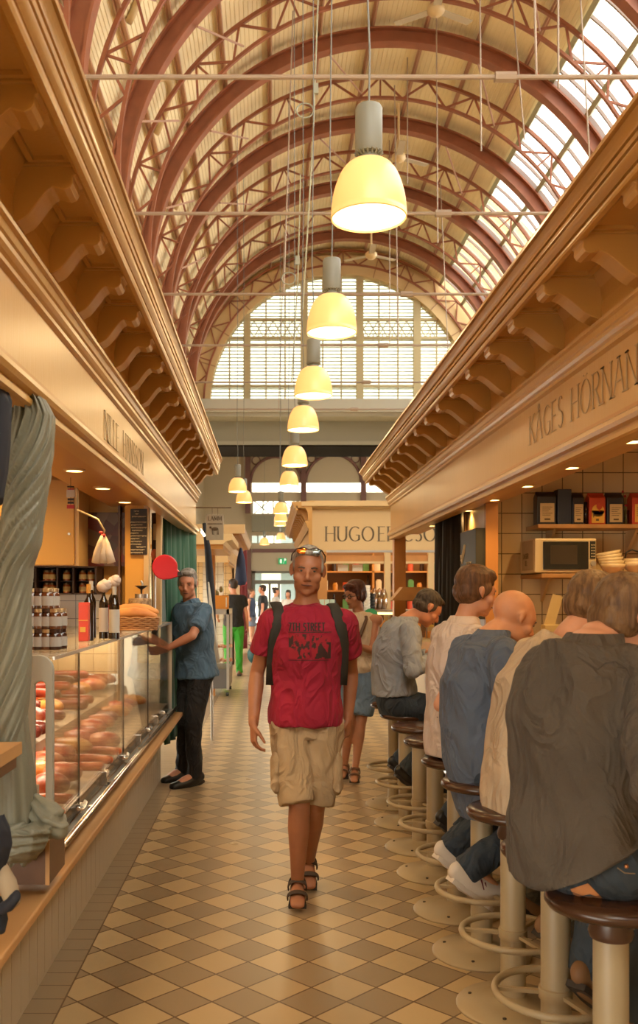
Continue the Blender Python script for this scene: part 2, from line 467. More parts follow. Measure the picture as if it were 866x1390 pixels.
# diagonal wind bracing rods between arches on the left
m = MB()
for i in range(1, 8):
    y = ribY[i]
    m.tube([pol(5.2, -50, y), pol(5.2, -38, y+1.9)], .022, 6); m.tube([pol(5.25, -72, y), pol(5.2, -60, y+1.9)], .022, 6)
    m.tube([pol(5.2, -15, y), pol(5.2, -5, y+1.9)], .022, 6); m.tube([pol(5.2, 22, y), pol(5.2, 32, y+1.9)], .022, 6)
m.build('wind_brace', mat('pale_brace_steel', (.50, .30, .22), .5))['kind'] = 'structure'
# arched dormer niches low on the left of the vault
for y in (11.1, 14.9, 18.7, 22.5, 26.3, 30.2):
    m = MB(); pts = []
    c = pol(5.72, -62, y); up = (pol(1, -62, 0) - HC); tn = (pol(5, -61, 0) - pol(5, -62, 0)).normalized()
    for k in range(13):
        a = PI * k / 12; pts.append(c + V((0, 1, 0)) * (.75*math.cos(a)) + tn * (.75*math.sin(a)))
    m.tube(pts, .07, 6)
    m.build('dormer_arch', PAINT2, ceil, True)
# skylight glazing on the right slope
sk = root('window_1', (HC.x+4, 14, 12), kind='structure')
m = MB(); n = 24; vs = [pol(5.74, 39 + 45*i/n, y) for y in (-6, D+.3) for i in range(n+1)]
m.add(vs, [(i, i+1, n+2+i, n+1+i) for i in range(n)]); link('pane', m.mesh(False), PANE, sk)
SKB = mat('skylight_bar_grey', (.30, .22, .19), .5)
m = MB()
for a in (39, 50, 61, 72, 84):
    p0 = pol(5.68, a, -6); p1 = pol(5.68, a, D); up = (pol(1, a, 0) - HC).normalized(); up.y = 0
    m.bar(p0, p1, .11, .12, up=up)
m.build('glazing_purlin', mat('pale_green_bar', (.40, .40, .28), .5), sk)
m = MB(); y = -5.9
while y < D:
    arcband(m, 5.66, 5.73, y-.022, y+.022, 39, 84, 14); y += .635
m.build('glazing_bar', SKB, sk)
m = MB(); y = 5.4 - 3.81*2
for y in ribY: arcband(m, 5.6, 5.72, y-.11, y+.11, 39, 84, 14)
m.build('rafter', mat('grey_rafter', (.24, .17, .15), .5), sk)

# end wall with the great lunette window
YE = D; RW = 4.75; WC = V((2.55, 0, 8.49))
def wp(r, deg): a = math.radians(deg); return (WC.x + r*math.sin(a), WC.z + r*math.cos(a))
m = MB(); n = 48
vs = []
for i in range(n+1):
    a = -90 + 180*i/n; x, z = wp(RW, a); x2, z2 = wp(5.45, a)
    vs += [(x, YE, z), (x2, YE, z2), (x2, YE+.5, z2), (x, YE+.5, z)]
m.add(vs, [(i*4+j, i*4+(j+1)%4, i*4+4+(j+1)%4, i*4+4+j) for i in range(n) for j in range(4)])
ew = root('wall_back', (WC.x, YE, 7), kind='structure')
ARCHM = mat('ochre_arch_plaster', (.66, .47, .24), .7)
m.build('arch_band', ARCHM, ew)
m = MB()
for i in range(n):
    a = -90 + 180*i/n; a2 = a + 180/n; p = wp(5.45, a); q = wp(5.45, a2); p2 = wp(9.5, a); q2 = wp(9.5, a2)
    m.quad((p[0], YE+.2, p[1]), (q[0], YE+.2, q[1]), (q2[0], YE+.2, q2[1]), (p2[0], YE+.2, p2[1]))
m.build('wall_face', ARCHM, ew)
m = MB()
for k in range(13):
    a = -88 + 176*k/12; p = wp(RW-.0, a); q = wp(5.45, a); m.bar((p[0], YE-.01, p[1]), (q[0], YE-.01, q[1]), .03, .03)
m.build('joint_strip', mat('joint_brown', (.38, .2, .1), .7), ew)
wn = root('window_2', (WC.x, YE+.3, 9), kind='structure')
def chord(z): h = z - WC.z; return math.sqrt(max(0, RW*RW - h*h))
MULL = mat('olive_cream_mullion', (.52, .43, .24), .6)
SLAT = mat('louvre_slat', (.55, .52, .38), .6)
m = MB(); m.quad(*[(WC.x+sx*RW, YE+.36, z) for sx, z in ((-1, 8.49), (1, 8.49), (1, 13.3), (-1, 13.3))]); link('pane', m.mesh(False), glass_mat('obscured_glass', (.25, .27, .225), .04), wn)
m = MB()
for X in (-.86, 1.24, 3.28, 5.38):
    h = math.sqrt(max(.1, RW*RW - (X-WC.x)**2)); m.box(X-.13, X+.13, YE+.1, YE+.3, 8.49, WC.z+h)
for z in (11.61, 10.94, 9.17, 8.63):
    c = chord(z); m.box(WC.x-c, WC.x+c, YE+.12, YE+.26, z-.045, z+.045)
m.build('mullion', MULL, wn)
m = MB()
for X in (-.16, .54, 1.92, 2.6, 3.98, 4.68, 6.1, -1.5):
    h = math.sqrt(max(.1, RW*RW - (X-WC.x)**2)); m.box(X-.025, X+.025, YE+.14, YE+.22, 8.49, WC.z+h)
m.build('glazing_bar', MULL, wn)
m = MB(); z = 8.56
while z < 13.15:
    c = chord(z)
    if c > .1: m.prism([(YE+.27, z), (YE+.33, z+.030), (YE+.33, z+.064), (YE+.27, z+.034)], WC.x-c, WC.x+c, 'x')
    z += .127
m.build('louvre_slats', SLAT, wn)
m = MB()
for X in [-1.3 + .35*k for k in range(24)]:
    for (z0, z1) in ((10.98, 11.57),):
        if abs(X+.17-WC.x) > chord(11.6) - .1: continue
        m.bar((X, YE+.2, z0), (X+.35, YE+.2, z1), .03); m.bar((X+.35, YE+.2, z0), (X, YE+.2, z1), .03)
        m.bar((X+.17, YE+.2, z0-.12), (X+.17, YE+.2, z0+.1), .1, .03)
for X in [-1.9 + .17*k for k in range(54)]:
    if abs(X-WC.x) < 4.6: m.box(X-.045, X+.045, YE+.18, YE+.22, 8.50, 8.585)
m.build('ornament', MULL, wn)
# the cross beam over the opening
m = MB(); m.prism([(YE-.9, 8.49), (YE-.9, 8.03), (YE-.7, 8.03), (YE-.7, 7.9), (YE, 7.85), (YE, 8.49)], -5, 10.5, 'x')
b1 = root('beam', (2.5, YE, 7), kind='structure')
m.build('ledge', LEDGEP, b1)
m = MB().box(-5, 10.5, YE, YE+2.7, 7.0, 8.4); m.build('fascia', GREYP, b1)
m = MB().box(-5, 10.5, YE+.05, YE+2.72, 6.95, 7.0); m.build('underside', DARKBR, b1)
m = MB().box(-5, 10.5, YE-.03, YE, 6.99, 7.12); m.build('bottom_strip', mat('ledge_dull', (.4, .38, .3), .5), b1)

# far vestibule beyond the beam
YV = 46.0
vb = root('wall_vestibule_back', (1, YV, 0), kind='structure')
GW = mat('vestibule_plaster', (.60, .52, .38), .8); PUR = mat('purple_brown_paint', (.20, .10, .09), .6)
def zy(y): return 1.58 + (805-y)*YV/1264
def xx(x): return (x-367)*YV/1264
m = MB()
m.box(-3.6, xx(342), YV, YV+.3, 0, 8.45)
m.box(xx(342), 12, YV, YV+.3, 2.67, zy(737)); m.box(xx(342), 12, YV, YV+.3, zy(727), zy(697)); m.box(xx(342), 12, YV, YV+.3, zy(680), zy(668)); m.box(xx(342), 12, YV, YV+.3, zy(655), 8.45)
m.box(xx(450), 12, YV, YV+.3, 0, 2.67)
m.build('plaster', GW, vb)
m = MB().box(xx(342), 12, YV-.4, YV, zy(722), zy(700)); m.build('grey_beam', GREYP, vb)
m = MB().box(xx(342), 12, YV-.1, YV, zy(750), zy(745)); m.build('purple_band', PUR, vb)
m = MB()
for x in (336.5, 412, 493):
    m.box(xx(x-3.5), xx(x+3.5), YV-.25, YV, zy(697), 8.4)
m.box(xx(341)-.3, xx(341), YV-.3, YV, 0, zy(745))
m.build('pilaster', PUR, vb)
m = MB()
for xa, xb in ((340, 409), (415, 490)):
    X0, X1 = xx(xa), xx(xb); c = (X0+X1)/2; R = (X1-X0)/2; zc = zy(655)
    pts = [(c - R*math.cos(PI*k/16), YV-.1, zc + R*math.sin(PI*k/16)) for k in range(17)]
    m.tube(pts, .07, 6)
    for sg in (-1, 1):
        cc = V((c + sg*(R-.28), YV-.1, zc+R*.86)); m.tube([cc + V((.2*math.cos(PI*k/6), 0, .2*math.sin(PI*k/6))) for k in range(13)], .03, 5)
m.build('arch_ring', PUR, vb)
wv = root('window_3', (1, YV, 5.8), kind='structure')
m = MB()
for x in (343, 357, 371, 385, 399, 405): m.box(xx(x)-.03, xx(x)+.03, YV+.02, YV+.1, zy(697), zy(680))
for x0, x1 in ((345, 365), (385, 404), (420, 440)):
    m.bar((xx(x0), YV+.06, zy(697)), (xx(x1), YV+.06, zy(680)), .05); m.bar((xx(x1), YV+.06, zy(697)), (xx(x0), YV+.06, zy(680)), .05)
for x in (350, 372, 398, 420, 450): m.box(xx(x)-.03, xx(x)+.03, YV+.02, YV+.1, zy(737), zy(727))
m.build('glazing_bars', GREYP, wv)
m = MB(); m.box(xx(342), 12, YV+.12, YV+.13, zy(737), zy(655)); m.build('pane', PANE, wv)
dv = root('door_1', (.8, YV, 0), kind='structure')
m = MB(); x0, x1 = xx(342), xx(450)
m.box(x0, x0+.16, YV-.08, YV+.08, 0, 2.67); m.box(x1-.1, x1, YV-.08, YV+.08, 0, 2.67); m.box(x0, x1, YV-.08, YV+.08, 2.55, 2.67); m.box(x0, x1, YV-.1, YV+.1, 2.02, 2.22)
for x in (366, 378.5, 402, 425): m.box(xx(x)-.06, xx(x)+.06, YV-.06, YV+.06, 0, 2.05)
m.box(x0, x1, YV-.04, YV+.04, 0, .1); m.box(x0, x1, YV-.03, YV+.03, .95, 1.0)
m.build('door_frame', mat('door_frame_grey', (.20, .19, .15), .5), dv)
m = MB().box(x0, x1, YV+.01, YV+.02, .05, 2.6); m.build('pane', PANE, dv)
es = root('exit_sign', (xx(383.5), YV-.12, zy(765)), 'green illuminated exit sign above the far glass doors', 'sign')
MB().box(xx(378), xx(389), YV-.16, YV-.1, zy(766), zy(758)).build('sign_box', mat('exit_green', (.0, .25, .08), .4, emit=(.0, .45, .14), estr=.6), es)
m = MB(); m.box(xx(380), xx(382.5), YV-.17, YV-.16, zy(764.5), zy(759.5)); m.bar((xx(384.5), YV-.165, zy(765)), (xx(386.5), YV-.165, zy(760)), .07, .01); m.ell((xx(386.8), YV-.165, zy(759.7)), (.05, .01, .05))
m.build('pictogram', mat('exit_white', (.8, .8, .8), .4, emit=(.8, 1, .8), estr=.8), es)
# side walls of the vestibule and hall end piers
MB().box(-3.6, -3.3, D+2.7, YV, 0, 8.45).build('wall_vestibule_left', GW)['kind'] = 'structure'
MB().box(11.7, 12, D, YV, 0, 8.45).build('wall_vestibule_right', GW)['kind'] = 'structure'
MB().box(-3.6, 12, D+2.7, YV+.3, 8.4, 8.45).build('ceiling_vestibule', GW)['kind'] = 'structure'
# a glimpse of the street outside the doors
MB().box(-14, 18, YV+.3, 90, -.14, -.04).build('ground_street', mat('street_paving', (.55, .52, .46), .8))['kind'] = 'structure'
bd = root('shop_building', (3, 62, 0), 'pale building across the street beyond the glass doors', 'building')
m = MB().box(-12, 16, 62, 66, 0, 9); m.build('facade', mat('pale_facade', (.75, .74, .66), .8), bd)
m = MB()
for k in range(9):
    for z in (1, 4.4): m.box(-10.5+k*2.8, -9+k*2.8, 61.95, 62, z, z+2)
m.build('window', mat('dim_window', (.16, .2, .2), .2), bd)
m = MB().box(-5, 5, 60.8, 62, 3.1, 3.6); m.build('awning', mat('green_awning', (.08, .3, .16), .7), bd)

# ------------------------------------------------------------------ pendant lamps
SHADE = mat('warm_glass_shade', (.72, .5, .24), .3, emit=(1, .53, .13), estr=.72)
SHADEI = mat('white_glass_inside', (.9, .8, .6), .3, emit=(1, .84, .5), estr=5)
def pendant(label):
    r = root('pendant_lamp', (0, 0, 0), label, 'pendant lamp', 'bell-shaped pendant lamps along the aisle')
    m = MB(); out = []
    for k in range(15):
        a = PI/2 * k/14; out.append((.062 + .138*math.sin(a)**.9 if k else .062, .345 - .345*(1-math.cos(a))**.95))
    prof = [(rr, z) for rr, z in out]
    m.cur = 0; m.lathe((0,0,0), prof + [(.2, .0)] , 32)
    m = MB(); m.lathe((0,0,0), prof + [(.201, 0), (.196, 0)] + [(max(.05, rr-.006), z-.004) for rr, z in reversed(prof)], 32, True)
    m.build('shade', SHADE, r, True)
    m = MB().lathe((0,0,0), [(.0, .05), (.09, .045), (.17, .03), (.192, .018), (.193, .012), (.0, .012)], 32); m.build('diffuser', SHADEI, r, True)
    m = MB().lathe((0,0,0), [(.062, .335), (.055, .36), (.05, .385), (.068, .39), (.072, .41), (.072, .66), (.066, .675), (0, .675)], 28)
    for k in range(18):
        a = 2*PI*k/18; m.bar((.05*math.cos(a), .05*math.sin(a), .375), (.07*math.cos(a), .07*math.sin(a), .40), .008, .02)
    m.build('housing', LAMPGREY, r, auto=40)
    m = MB().tube([(0,0,.67), (.005,0,1.0), (-.015,0,1.6), (0,0,3.2), (-.01,0,9.2)], .0055, 6); m.build('cable', CABLE, r)
    lamp('POINT', 'bulb', (0,0,-.06), PEND_W, (1, .74, .38), .07, parent=r)
    return r
PL = [(.52,4.92,3.505,'pendant lamp nearest the camera, hanging highest in the picture'),
      (.49,7.43,3.60,'second pendant lamp from the camera, below the nearest one'),
      (.45,9.72,3.58,'third pendant lamp from the camera, in front of the louvred window sill'),
      (.415,11.75,3.58,'fourth pendant lamp from the camera, in front of the grey beam'),
      (.375,14.36,3.49,'pendant lamp just under the dark beam edge, fifth from the camera'),
      (.39,19.4,3.76,'broad glowing pendant lamp below the beam, sixth along the aisle'),
      (-.71,20.2,3.72,'pendant lamp left of the row, beside the brown pilaster'),
      (-.65,23,3.76,'second pendant lamp left of the row, lower than its neighbour'),
      (.28,25,3.66,'top of the stacked pendant lamps over the far aisle'),
      (.31,28,3.68,'middle of the stacked pendant lamps over the far aisle'),
      (.32,31,3.76,'lowest of the stacked pendant lamps over the far aisle'),
      (-.25,39.5,3.57,'small pendant lamp hanging before the strip window'),
      (.43,38.5,3.72,'small pendant lamp right of another before the strip window')]
p0 = None
for i, (x, y, z, lb) in enumerate(PL):
    if p0 is None: p0 = pendant(lb); o = p0
    else:
        o = copy_tree(p0); o['label'] = lb
    o.location = (x, y, z+.055); o.scale = (1, 1, .87)
# ceiling fans high in the vault
def fan(label):
    r = root('ceiling_fan', (0,0,0), label, 'ceiling fan', 'cream ceiling fans under the vault')
    MB().tube([(0,0,.1),(0,0,1.3)], .03, 8).build('rod', PAINT2, r)
    MB().lathe((0,0,0), [(0,-.12),(.1,-.1),(.17,-.03),(.17,.05),(.08,.12),(0,.12)], 20).build('motor', PAINT2, r, True)
    for k in range(3):
        a = 2*PI*k/3 + .5; c, s = math.cos(a), math.sin(a)
        MB().bar((.15*c,.15*s,0), (.85*c,.85*s,0), .16, .012).build('blade', mat('fan_blade', (.5,.42,.3), .5), r)
    return r
f0 = None
for x, y, z, lb in ((3.2, 18.0, 12.85, 'cream ceiling fan at the top edge of the picture'), (3.1, 22.5, 12.1, 'ceiling fan above and right of the nearest pendant'), (2.9, 26.8, 11.3, 'ceiling fan low in front of the end arch')):
    if f0 is None: f0 = fan(lb); o = f0
    else: o = copy_tree(f0); o['label'] = lb
    o.location = (x, y, z)
# loose hanging ropes and their cleats
def rope(x0, y0, z0, x1, z1, label, coil=None):
    r = root('hanging_rope', (x0, y0, z0), label, 'rope')
    m = MB().tube([(x0,y0,z0), ((x0+x1)/2+.03,y0,(z0+z1)/2), (x1,y0,z1)], .012, 6); m.build('line', mat('pale_rope', (.45,.45,.33), .8), r)
    if coil:
        m = MB(); m.tube([(coil[0]+.13*math.cos(a*PI/6), y0, coil[1]+.11*math.sin(a*PI/6)) for a in range(13)], .012, 6)
        m.box(coil[0]+.12, coil[0]+.2, y0-.03, y0+.03, coil[1]+.25, coil[1]+.4)
        m.build('coil', mat('pale_rope2', (.40,.42,.35), .8), r)
def at(px, py, Y): return V(((px-367)*Y/1264, Y, 1.58+(805-py)*Y/1264))
a = at(433, -40, 14); b_ = at(411, 420, 14); rope(a.x, 14, a.z, b_.x, b_.z, 'pale rope with a coil hanging left of the nearest pendant', (at(414,150,14).x, at(414,150,14).z))
a = at(408, 236, 17); b_ = at(396, 520, 17); rope(a.x, 17, a.z, b_.x, b_.z, 'thin rope with a coil before the louvred window', (at(392,378,17).x, at(392,378,17).z))
for k, (xa, xb, yb_, Y) in enumerate(((651, 653, 205, 16), (690, 712, 190, 18), (757, 758, 120, 12), (592, 594, 330, 20), (528, 529, 470, 26), (553, 553, 250, 22))):
    a = at(xa, -60, Y); b_ = at(xb, yb_, Y)
    o = MB().tube([a, b_], .014, 6).build('hanger_rod', RODM); o['kind'] = 'structure'
# ================================================================== MARKET STALL FRONTS
def stall_front(r, sg, xw, zb, zt, xc, zc, xl, zl, xb, y0, y1, br, top_back=2.9, brackets=True, endcap=True):
    """sg=+1: stall right of the aisle (wall plane at +xw), -1 left. xc/zc outer top of the cornice, xl/zl its lower front edge, xb bracket tip"""
    def Q(d, z): return (sg*(xw-d), z)          # d = distance the profile stands out from the frieze face
    dc = xw-xc; dl = xw-xl; db = xw-xb
    zs = zl + .035                               # soffit height
    m = MB(); m.prism([Q(0, zb+.02), Q(0, zt), Q(-.05, zt), Q(-.05, zb+.02)], y0, y1); m.build('frieze', PAINT, r)
    m = MB(); pts = [(-.07, zb-.035), (.0, zb-.035), (.012, zb-.03), (.012, zb-.012), (.004, zb-.008), (.004, zb+.0), (.024, zb+.006), (.032, zb+.02), (.030, zb+.036), (.018, zb+.046), (.006, zb+.052), (.0, zb+.06), (-.07, zb+.06)]
    m.prism([Q(*p) for p in pts], y0, y1+.01); m.build('lower_moulding', PAINT, r)
    m = MB(); pts = [(-.05, zt-.01), (0, zt-.01), (.014, zt), (.014, zt+.014), (.022, zt+.022), (.03, zt+.034), (.03, zt+.05), (.036, zt+.056), (.042, zt+.075), (.052, zt+.082), (.052, zt+.096), (.03, zt+.104), (-.05, zt+.11)]
    m.prism([Q(*p) for p in pts], y0, y1+.02); m.build('architrave_moulding', PAINT, r)
    m = MB(); pts = [(-.05, zt+.10), (.012, zt+.10), (.010, zs-.10), (.018, zs-.05), (.036, zs-.02), (.05, zs), (-.05, zs)]
    m.prism([Q(*p) for p in pts], y0, y1); m.build('upper_band', PAINT, r)
    # soffit with recessed coffers
    m = MB(); m.prism([Q(-.05, zs), Q(dl-.005, zs), Q(dl-.005, zs+.03), Q(-.05, zs+.03)], y0, y1+.03)
    if brackets:
        for ya, yb_ in zip(br[:-1], br[1:]):
            if yb_ < ya: ya, yb_ = yb_, ya
            a, b = ya+.07, yb_-.07; xi0, xi1 = .075, db-.02
            for (p, q, u, v) in ((a, b, xi0-.016, xi0), (a, b, xi1, xi1+.016), (a, a+.016, xi0, xi1), (b-.016, b, xi0, xi1)):
                m.prism([Q(u, zs-.012), Q(v, zs-.012), Q(v, zs+.001), Q(u, zs+.001)], p, q)
    m.build('soffit', PAINT, r)
    H = zc-zl; W = dc-dl
    m = MB(); pts = [(dl-.03, zs), (dl-.026, zl+.004), (dl-.016, zl), (dl, zl), (dl+.004, zl+.06*H), (dl+.004, zl+.13*H), (dl-.008, zl+.135*H), (dl-.008, zl+.19*H), (dl+.10*W, zl+.195*H)]
    for k in range(6):
        t = k/5; pts.append((dl + W*(.10+.30*math.sin(t*PI/2)), zl+H*(.20+.18*t)))
    pts += [(dl+.26*W, zl+.385*H), (dl+.26*W, zl+.43*H), (dl+.46*W, zl+.435*H), (dl+.46*W, zl+.56*H), (dl+.34*W, zl+.565*H), (dl+.34*W, zl+.61*H), (dl+.50*W, zl+.615*H)]
    for k in range(6):
        t = k/5; pts.append((dl + W*(.52+.34*(1-math.cos(t*PI/2))), zl+H*(.62+.20*t)))
    pts += [(dl+.80*W, zl+.825*H), (dl+.80*W, zl+.86*H), (dl+W, zl+.865*H), (dl+W, zc-.008), (dl+.96*W, zc), (-.08, zc+.012), (-.08, zs+.03), (dl-.03, zs+.03)]
    m.prism([Q(*p) for p in pts], y0, y1+dc*.5); m.build('crown_moulding', PAINT, r)
    if brackets:
        for yc in br:
            hw = .048; m = MB()
            prof = [(.005, zs), (db, zs), (db, zs-.016), (db+.006, zs-.020), (db+.006, zs-.034), (db-.004, zs-.040), (db-.004, zs-.060), (db-.012, zs-.072), (db-.028, zs-.078), (db-.045, zs-.074)]
            for k in range(9):
                t = k/8; d = (db-.06)*(1-t) + .035*t
                prof.append((d, zs-.070-.092*(.35*t + .65*t*t*(3-2*t))))
            prof += [(.02, zs-.17), (.006, zs-.165), (.005, zs-.14)]
            m.prism([Q(*p) for p in prof], yc-hw, yc+hw)
            m.prism([Q(.004, zs), Q(db+.012, zs), Q(db+.012, zs-.014), Q(.004, zs-.014)], yc-hw-.012, yc+hw+.012)
            m.build('bracket', PAINT, r, bevel=.003)
    # flat stall roof behind the cornice
    m = MB(); m.prism([Q(-.08, zc-.05), Q(-top_back, zc-.05), Q(-top_back, zc), Q(-.08, zc)], y0, y1); m.build('top_deck', PAINT2, r)

# ---- right hand bar stall
RX, RZB, RZT = 1.27, 2.177, 2.50
bar = root('market_stall', (RX, 5, 0), 'cream lacquered bar stall with bracketed cornice lettered KÅGES HÖRNAN', 'market stall')
stall_front(bar, 1, RX, RZB, RZT, .95, 2.882, 1.02, 2.753, 1.035, .5, 9.84, [1.81+.444*k for k in range(19)])
LETM = mat('grey_lettering', (.37, .235, .10), .4)
for wd_, y_ in (('KÅGES', 4.56), ('HÖRNAN', 3.93)):
    txt, wdd = text_mb(wd_, (RX-.002, y_, 2.305), (0,-1,0), (0,0,1), .135, .07, .028, gap=.17)
    txt.build('lettering', LETM, bar)
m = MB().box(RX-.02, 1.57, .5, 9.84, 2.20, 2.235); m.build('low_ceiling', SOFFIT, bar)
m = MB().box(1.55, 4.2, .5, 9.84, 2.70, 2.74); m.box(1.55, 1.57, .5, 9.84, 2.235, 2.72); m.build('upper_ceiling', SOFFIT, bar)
m = MB().box(4.2, 4.25, .5, 9.84, 0, 2.8); m.build('rear_wall', PAINT2, bar)
m = MB().box(RX+.02, RX+.14, 9.70, 9.84, 0, 2.2); m.build('corner_post', ORANGEW, bar)
TILEW = tile_mat('cream_wall_tiles', (.72, .56, .31), (.14, .09, .05), .1525, .1525, w=.022, off=(.06, .045))
m = MB().box(1.5, 4.2, 7.0, 7.06, 0, 2.72); m.build('tiled_wall', TILEW, bar)
m = MB().box(1.50, 1.56, 6.47, 7.0, 0, 2.2); m.build('partition', PAINT2, bar)
m = MB().box(1.485, 1.57, 6.42, 6.47, 0, 2.2); m.box(1.49, 1.56, 7.14, 7.36, 0, 2.2); m.box(1.5, 1.56, 7.06, 7.14, 0, 2.2); m.build('partition_post', ORANGEW, bar)
# bar counter
ct = root('bar_counter', (1.35, 5, 0), 'long wooden bar counter the seated diners lean on', 'counter')
m = MB().box(1.12, 1.66, 1.0, 9.3, 1.045, 1.09); m.build('worktop', WOOD, ct, bevel=.008)
m = MB().box(1.42, 1.62, 1.0, 9.3, 0, 1.045); m.build('front_panel', PAINT2, ct)
m = MB().tube([(1.36, 1.0, .2), (1.36, 9.3, .2)], .02, 8); m.build('foot_rail', STEEL, ct)
# downlights
DLM = mat('downlight_glow', (1, .8, .4), .4, emit=(1, .70, .25), estr=7)
def downlight(x, y, z, label, group, energy=None):
    r = root('downlight', (x, y, z), label, 'downlight', group)
    MB().lathe((x,y,z), [(0,-.004),(.042,-.004),(.042,.002),(0,.002)], 24).build('lens', DLM, r)
    MB().lathe((x,y,z), [(.042,-.006),(.055,-.004),(.055,.004),(.042,.004)], 24, True).build('ring', PAINT2, r)
    lamp('SPOT', 'beam', (x, y, z-.02), energy or DOWN_W, (1, .60, .22), .04, angle=140, blend=.8, parent=r)
for k in range(9):
    y = 2.2 + .79*k
    names = ['round downlight over the bar, %s' % s for s in ('nearest the camera','second from the camera','above the red coffee pack','above the first black coffee pack','left of the coffee shelf','before the tiled wall','near the black curtain','just past the black curtain','at the far end post')]
    downlight(1.47, y, 2.197, names[k], 'downlights over the bar')

for x, y, n_ in ((2.1, 5.9, 'over the microwave shelf'), (2.9, 5.9, 'over the right end of the coffee shelf'), (2.4, 4.2, 'over the bar kitchen')):
    downlight(x, y, 2.697, 'round downlight in the high bar ceiling ' + n_, 'downlights in the high bar ceiling', 55)
# shelves, coffee, microwave, bowls on the tiled wall
def shelf(x0, x1, y0, y1, z, label):
    r = root('wall_shelf', (x0, y1, z), label, 'shelf')
    MB().box(x0, x1, y0, y1, z-.03, z).build('board', WOOD, r, bevel=.004)
    for x in (x0+.15, x0+.75):
        MB().prism([(y1, z-.03), (y1-.2, z-.03), (y1, z-.2)], x, x+.02, 'x').build('support', PAINT2, r)
shelf(1.92, 3.6, 6.68, 7.0, 2.075, 'upper wooden shelf with coffee packs on the tiled wall')
shelf(1.88, 3.6, 6.45, 7.0, 1.715, 'lower wooden shelf carrying the microwave')
def SX(px, Y): return (px-367)*Y/1264
NAVY = mat('black_blue_pack', (.018, .018, .03), .3); LAB = mat('beige_label', (.62, .45, .22), .5); REDP = mat('red_orange_pack', (.55, .06, .02), .35); YEL = mat('yellow_print', (.8, .45, .07), .4)
def pack(x0, x1, h, label, body, face, y=6.78, kind='bag', group='coffee packs on the upper shelf'):
    r = root('coffee_pack', ((x0+x1)/2, y, 2.075), label, 'coffee pack', group)
    m = MB(); d = .10; z0 = 2.077
    if kind == 'bag':
        c = y+d/2
        m.prism([(y, z0), (y+d, z0), (y+d, z0+h*.84), (c+.008, z0+h*.96), (c+.008, z0+h), (c-.008, z0+h), (c-.008, z0+h*.96), (y, z0+h*.84)], x0, x1, 'x')
    else: m.box(x0, x1, y, y+d, z0, z0+h)
    m.build('bag', body, r, bevel=.004)
    if face is not None:
        w = x1-x0
        MB().box(x0+w*.16, x1-w*.1, y-.003, y, z0+h*.08, z0+h*.64).build('label_panel', face, r)
        m = MB()
        for k in range(5): m.box(x0+w*.26, x1-w*(.2+.1*(k%3)), y-.004, y-.003, z0+h*(.52-.06*k), z0+h*(.535-.06*k))
        m.box(x0+w*.38, x1-w*.32, y-.004, y-.003, z0+h*.14, z0+h*.19)
        m.build('printed_lines', mat('label_ink', (.12,.07,.03), .6), r)
    return r
pack(SX(729,6.78), SX(755,6.78), .245, 'black coffee pack with beige label at left end of shelf', NAVY, LAB)
pack(SX(757,6.78), SX(776,6.78), .26, 'plain dark blue carton between two black coffee packs', mat('dark_blue_carton', (.02,.03,.06), .4), None, kind='box')
pack(SX(777,6.78), SX(793,6.78), .235, 'narrow black coffee pack right of the dark blue carton', NAVY, LAB)
rp = pack(SX(800,6.78), SX(822,6.78), .235, 'red and yellow coffee pack with a balloon shape', REDP, None)
m = MB(); x0, x1 = SX(803,6.78), SX(820,6.78); m.tube([((x0+x1)/2, 6.779, 2.18), ((x0+x1)/2, 6.775, 2.18)], (x1-x0)/2, 20); m.box(x0, x1, 6.775, 6.779, 2.09, 2.18); m.build('yellow_panel', YEL, rp)
m = MB(); xc_ = (x0+x1)/2+.01; m.ell((xc_, 6.775, 2.215), (.022, .003, .028)); m.bar((xc_, 6.773, 2.19), (xc_, 6.773, 2.17), .008, .004); m.build('balloon', REDP, rp)
m = MB(); m.box(x0+.01, x1-.015, 6.773, 6.776, 2.145, 2.15); m.box(x0+.01, x0+.016, 6.773, 6.776, 2.13, 2.165); m.box(x0+.03, x1-.04, 6.773, 6.776, 2.105, 2.12); m.build('printed_lines', mat('label_ink', (.12,.07,.03), .6), rp)
pack(SX(824,6.78), SX(847,6.78), .235, 'black coffee pack right of the red and yellow pack', NAVY, LAB)
pack(SX(858,6.78), SX(882,6.78), .235, 'red coffee pack cut by the right edge of the picture', REDP, YEL)
b = MB().lathe((SX(797,6.8), 6.83, 2.077), [(0,0),(.022,0),(.022,.12),(.012,.14),(.012,.17),(0,.17)], 16).build('bottle', mat('dark_glass', (.02,.008,.005), .1), None, True)
tag(b, 'small dark bottle standing between the coffee packs', 'bottle')
fl = root('flower_vase', (SX(852,6.8), 6.83, 2.077), 'small clear vase with red flowers beside the coffee packs', 'vase')
MB().lathe((SX(852,6.8), 6.83, 2.077), [(0,0),(.022,0),(.02,.07),(.024,.11),(.02,.11),(.018,.01),(0,.01)], 16).build('vase', GLASS, fl, True)
m = MB(); m2 = MB()
for k in range(6):
    a = V((SX(852,6.8), 6.83, 2.09)); b2 = a + V((random.uniform(-.04,.04), random.uniform(-.02,.02), random.uniform(.12,.24))); m.tube([a, b2], .002, 5); m2.ell(b2, .009, nu=8, nv=6)
m.build('stem', mat('stem_green', (.2,.25,.08), .6), fl); m2.build('flower', mat('flower_red', (.5,.02,.03), .6), fl, True)
mw = root('microwave_oven', (SX(768,6.5), 6.6, 1.715), 'cream microwave oven with black door on the lower shelf', 'microwave')
x0, x1, ya, yb_, z0, z1 = SX(726,6.5), SX(809.5,6.5), 6.5, 6.88, 1.722, 1.962
MWB = mat('microwave_cream', (.58,.46,.27), .4)
MB().box(x0, x1, ya, yb_, z0, z1).build('body', MWB, mw, bevel=.008)
dx0, dx1 = SX(737,6.5), SX(798.5,6.5)
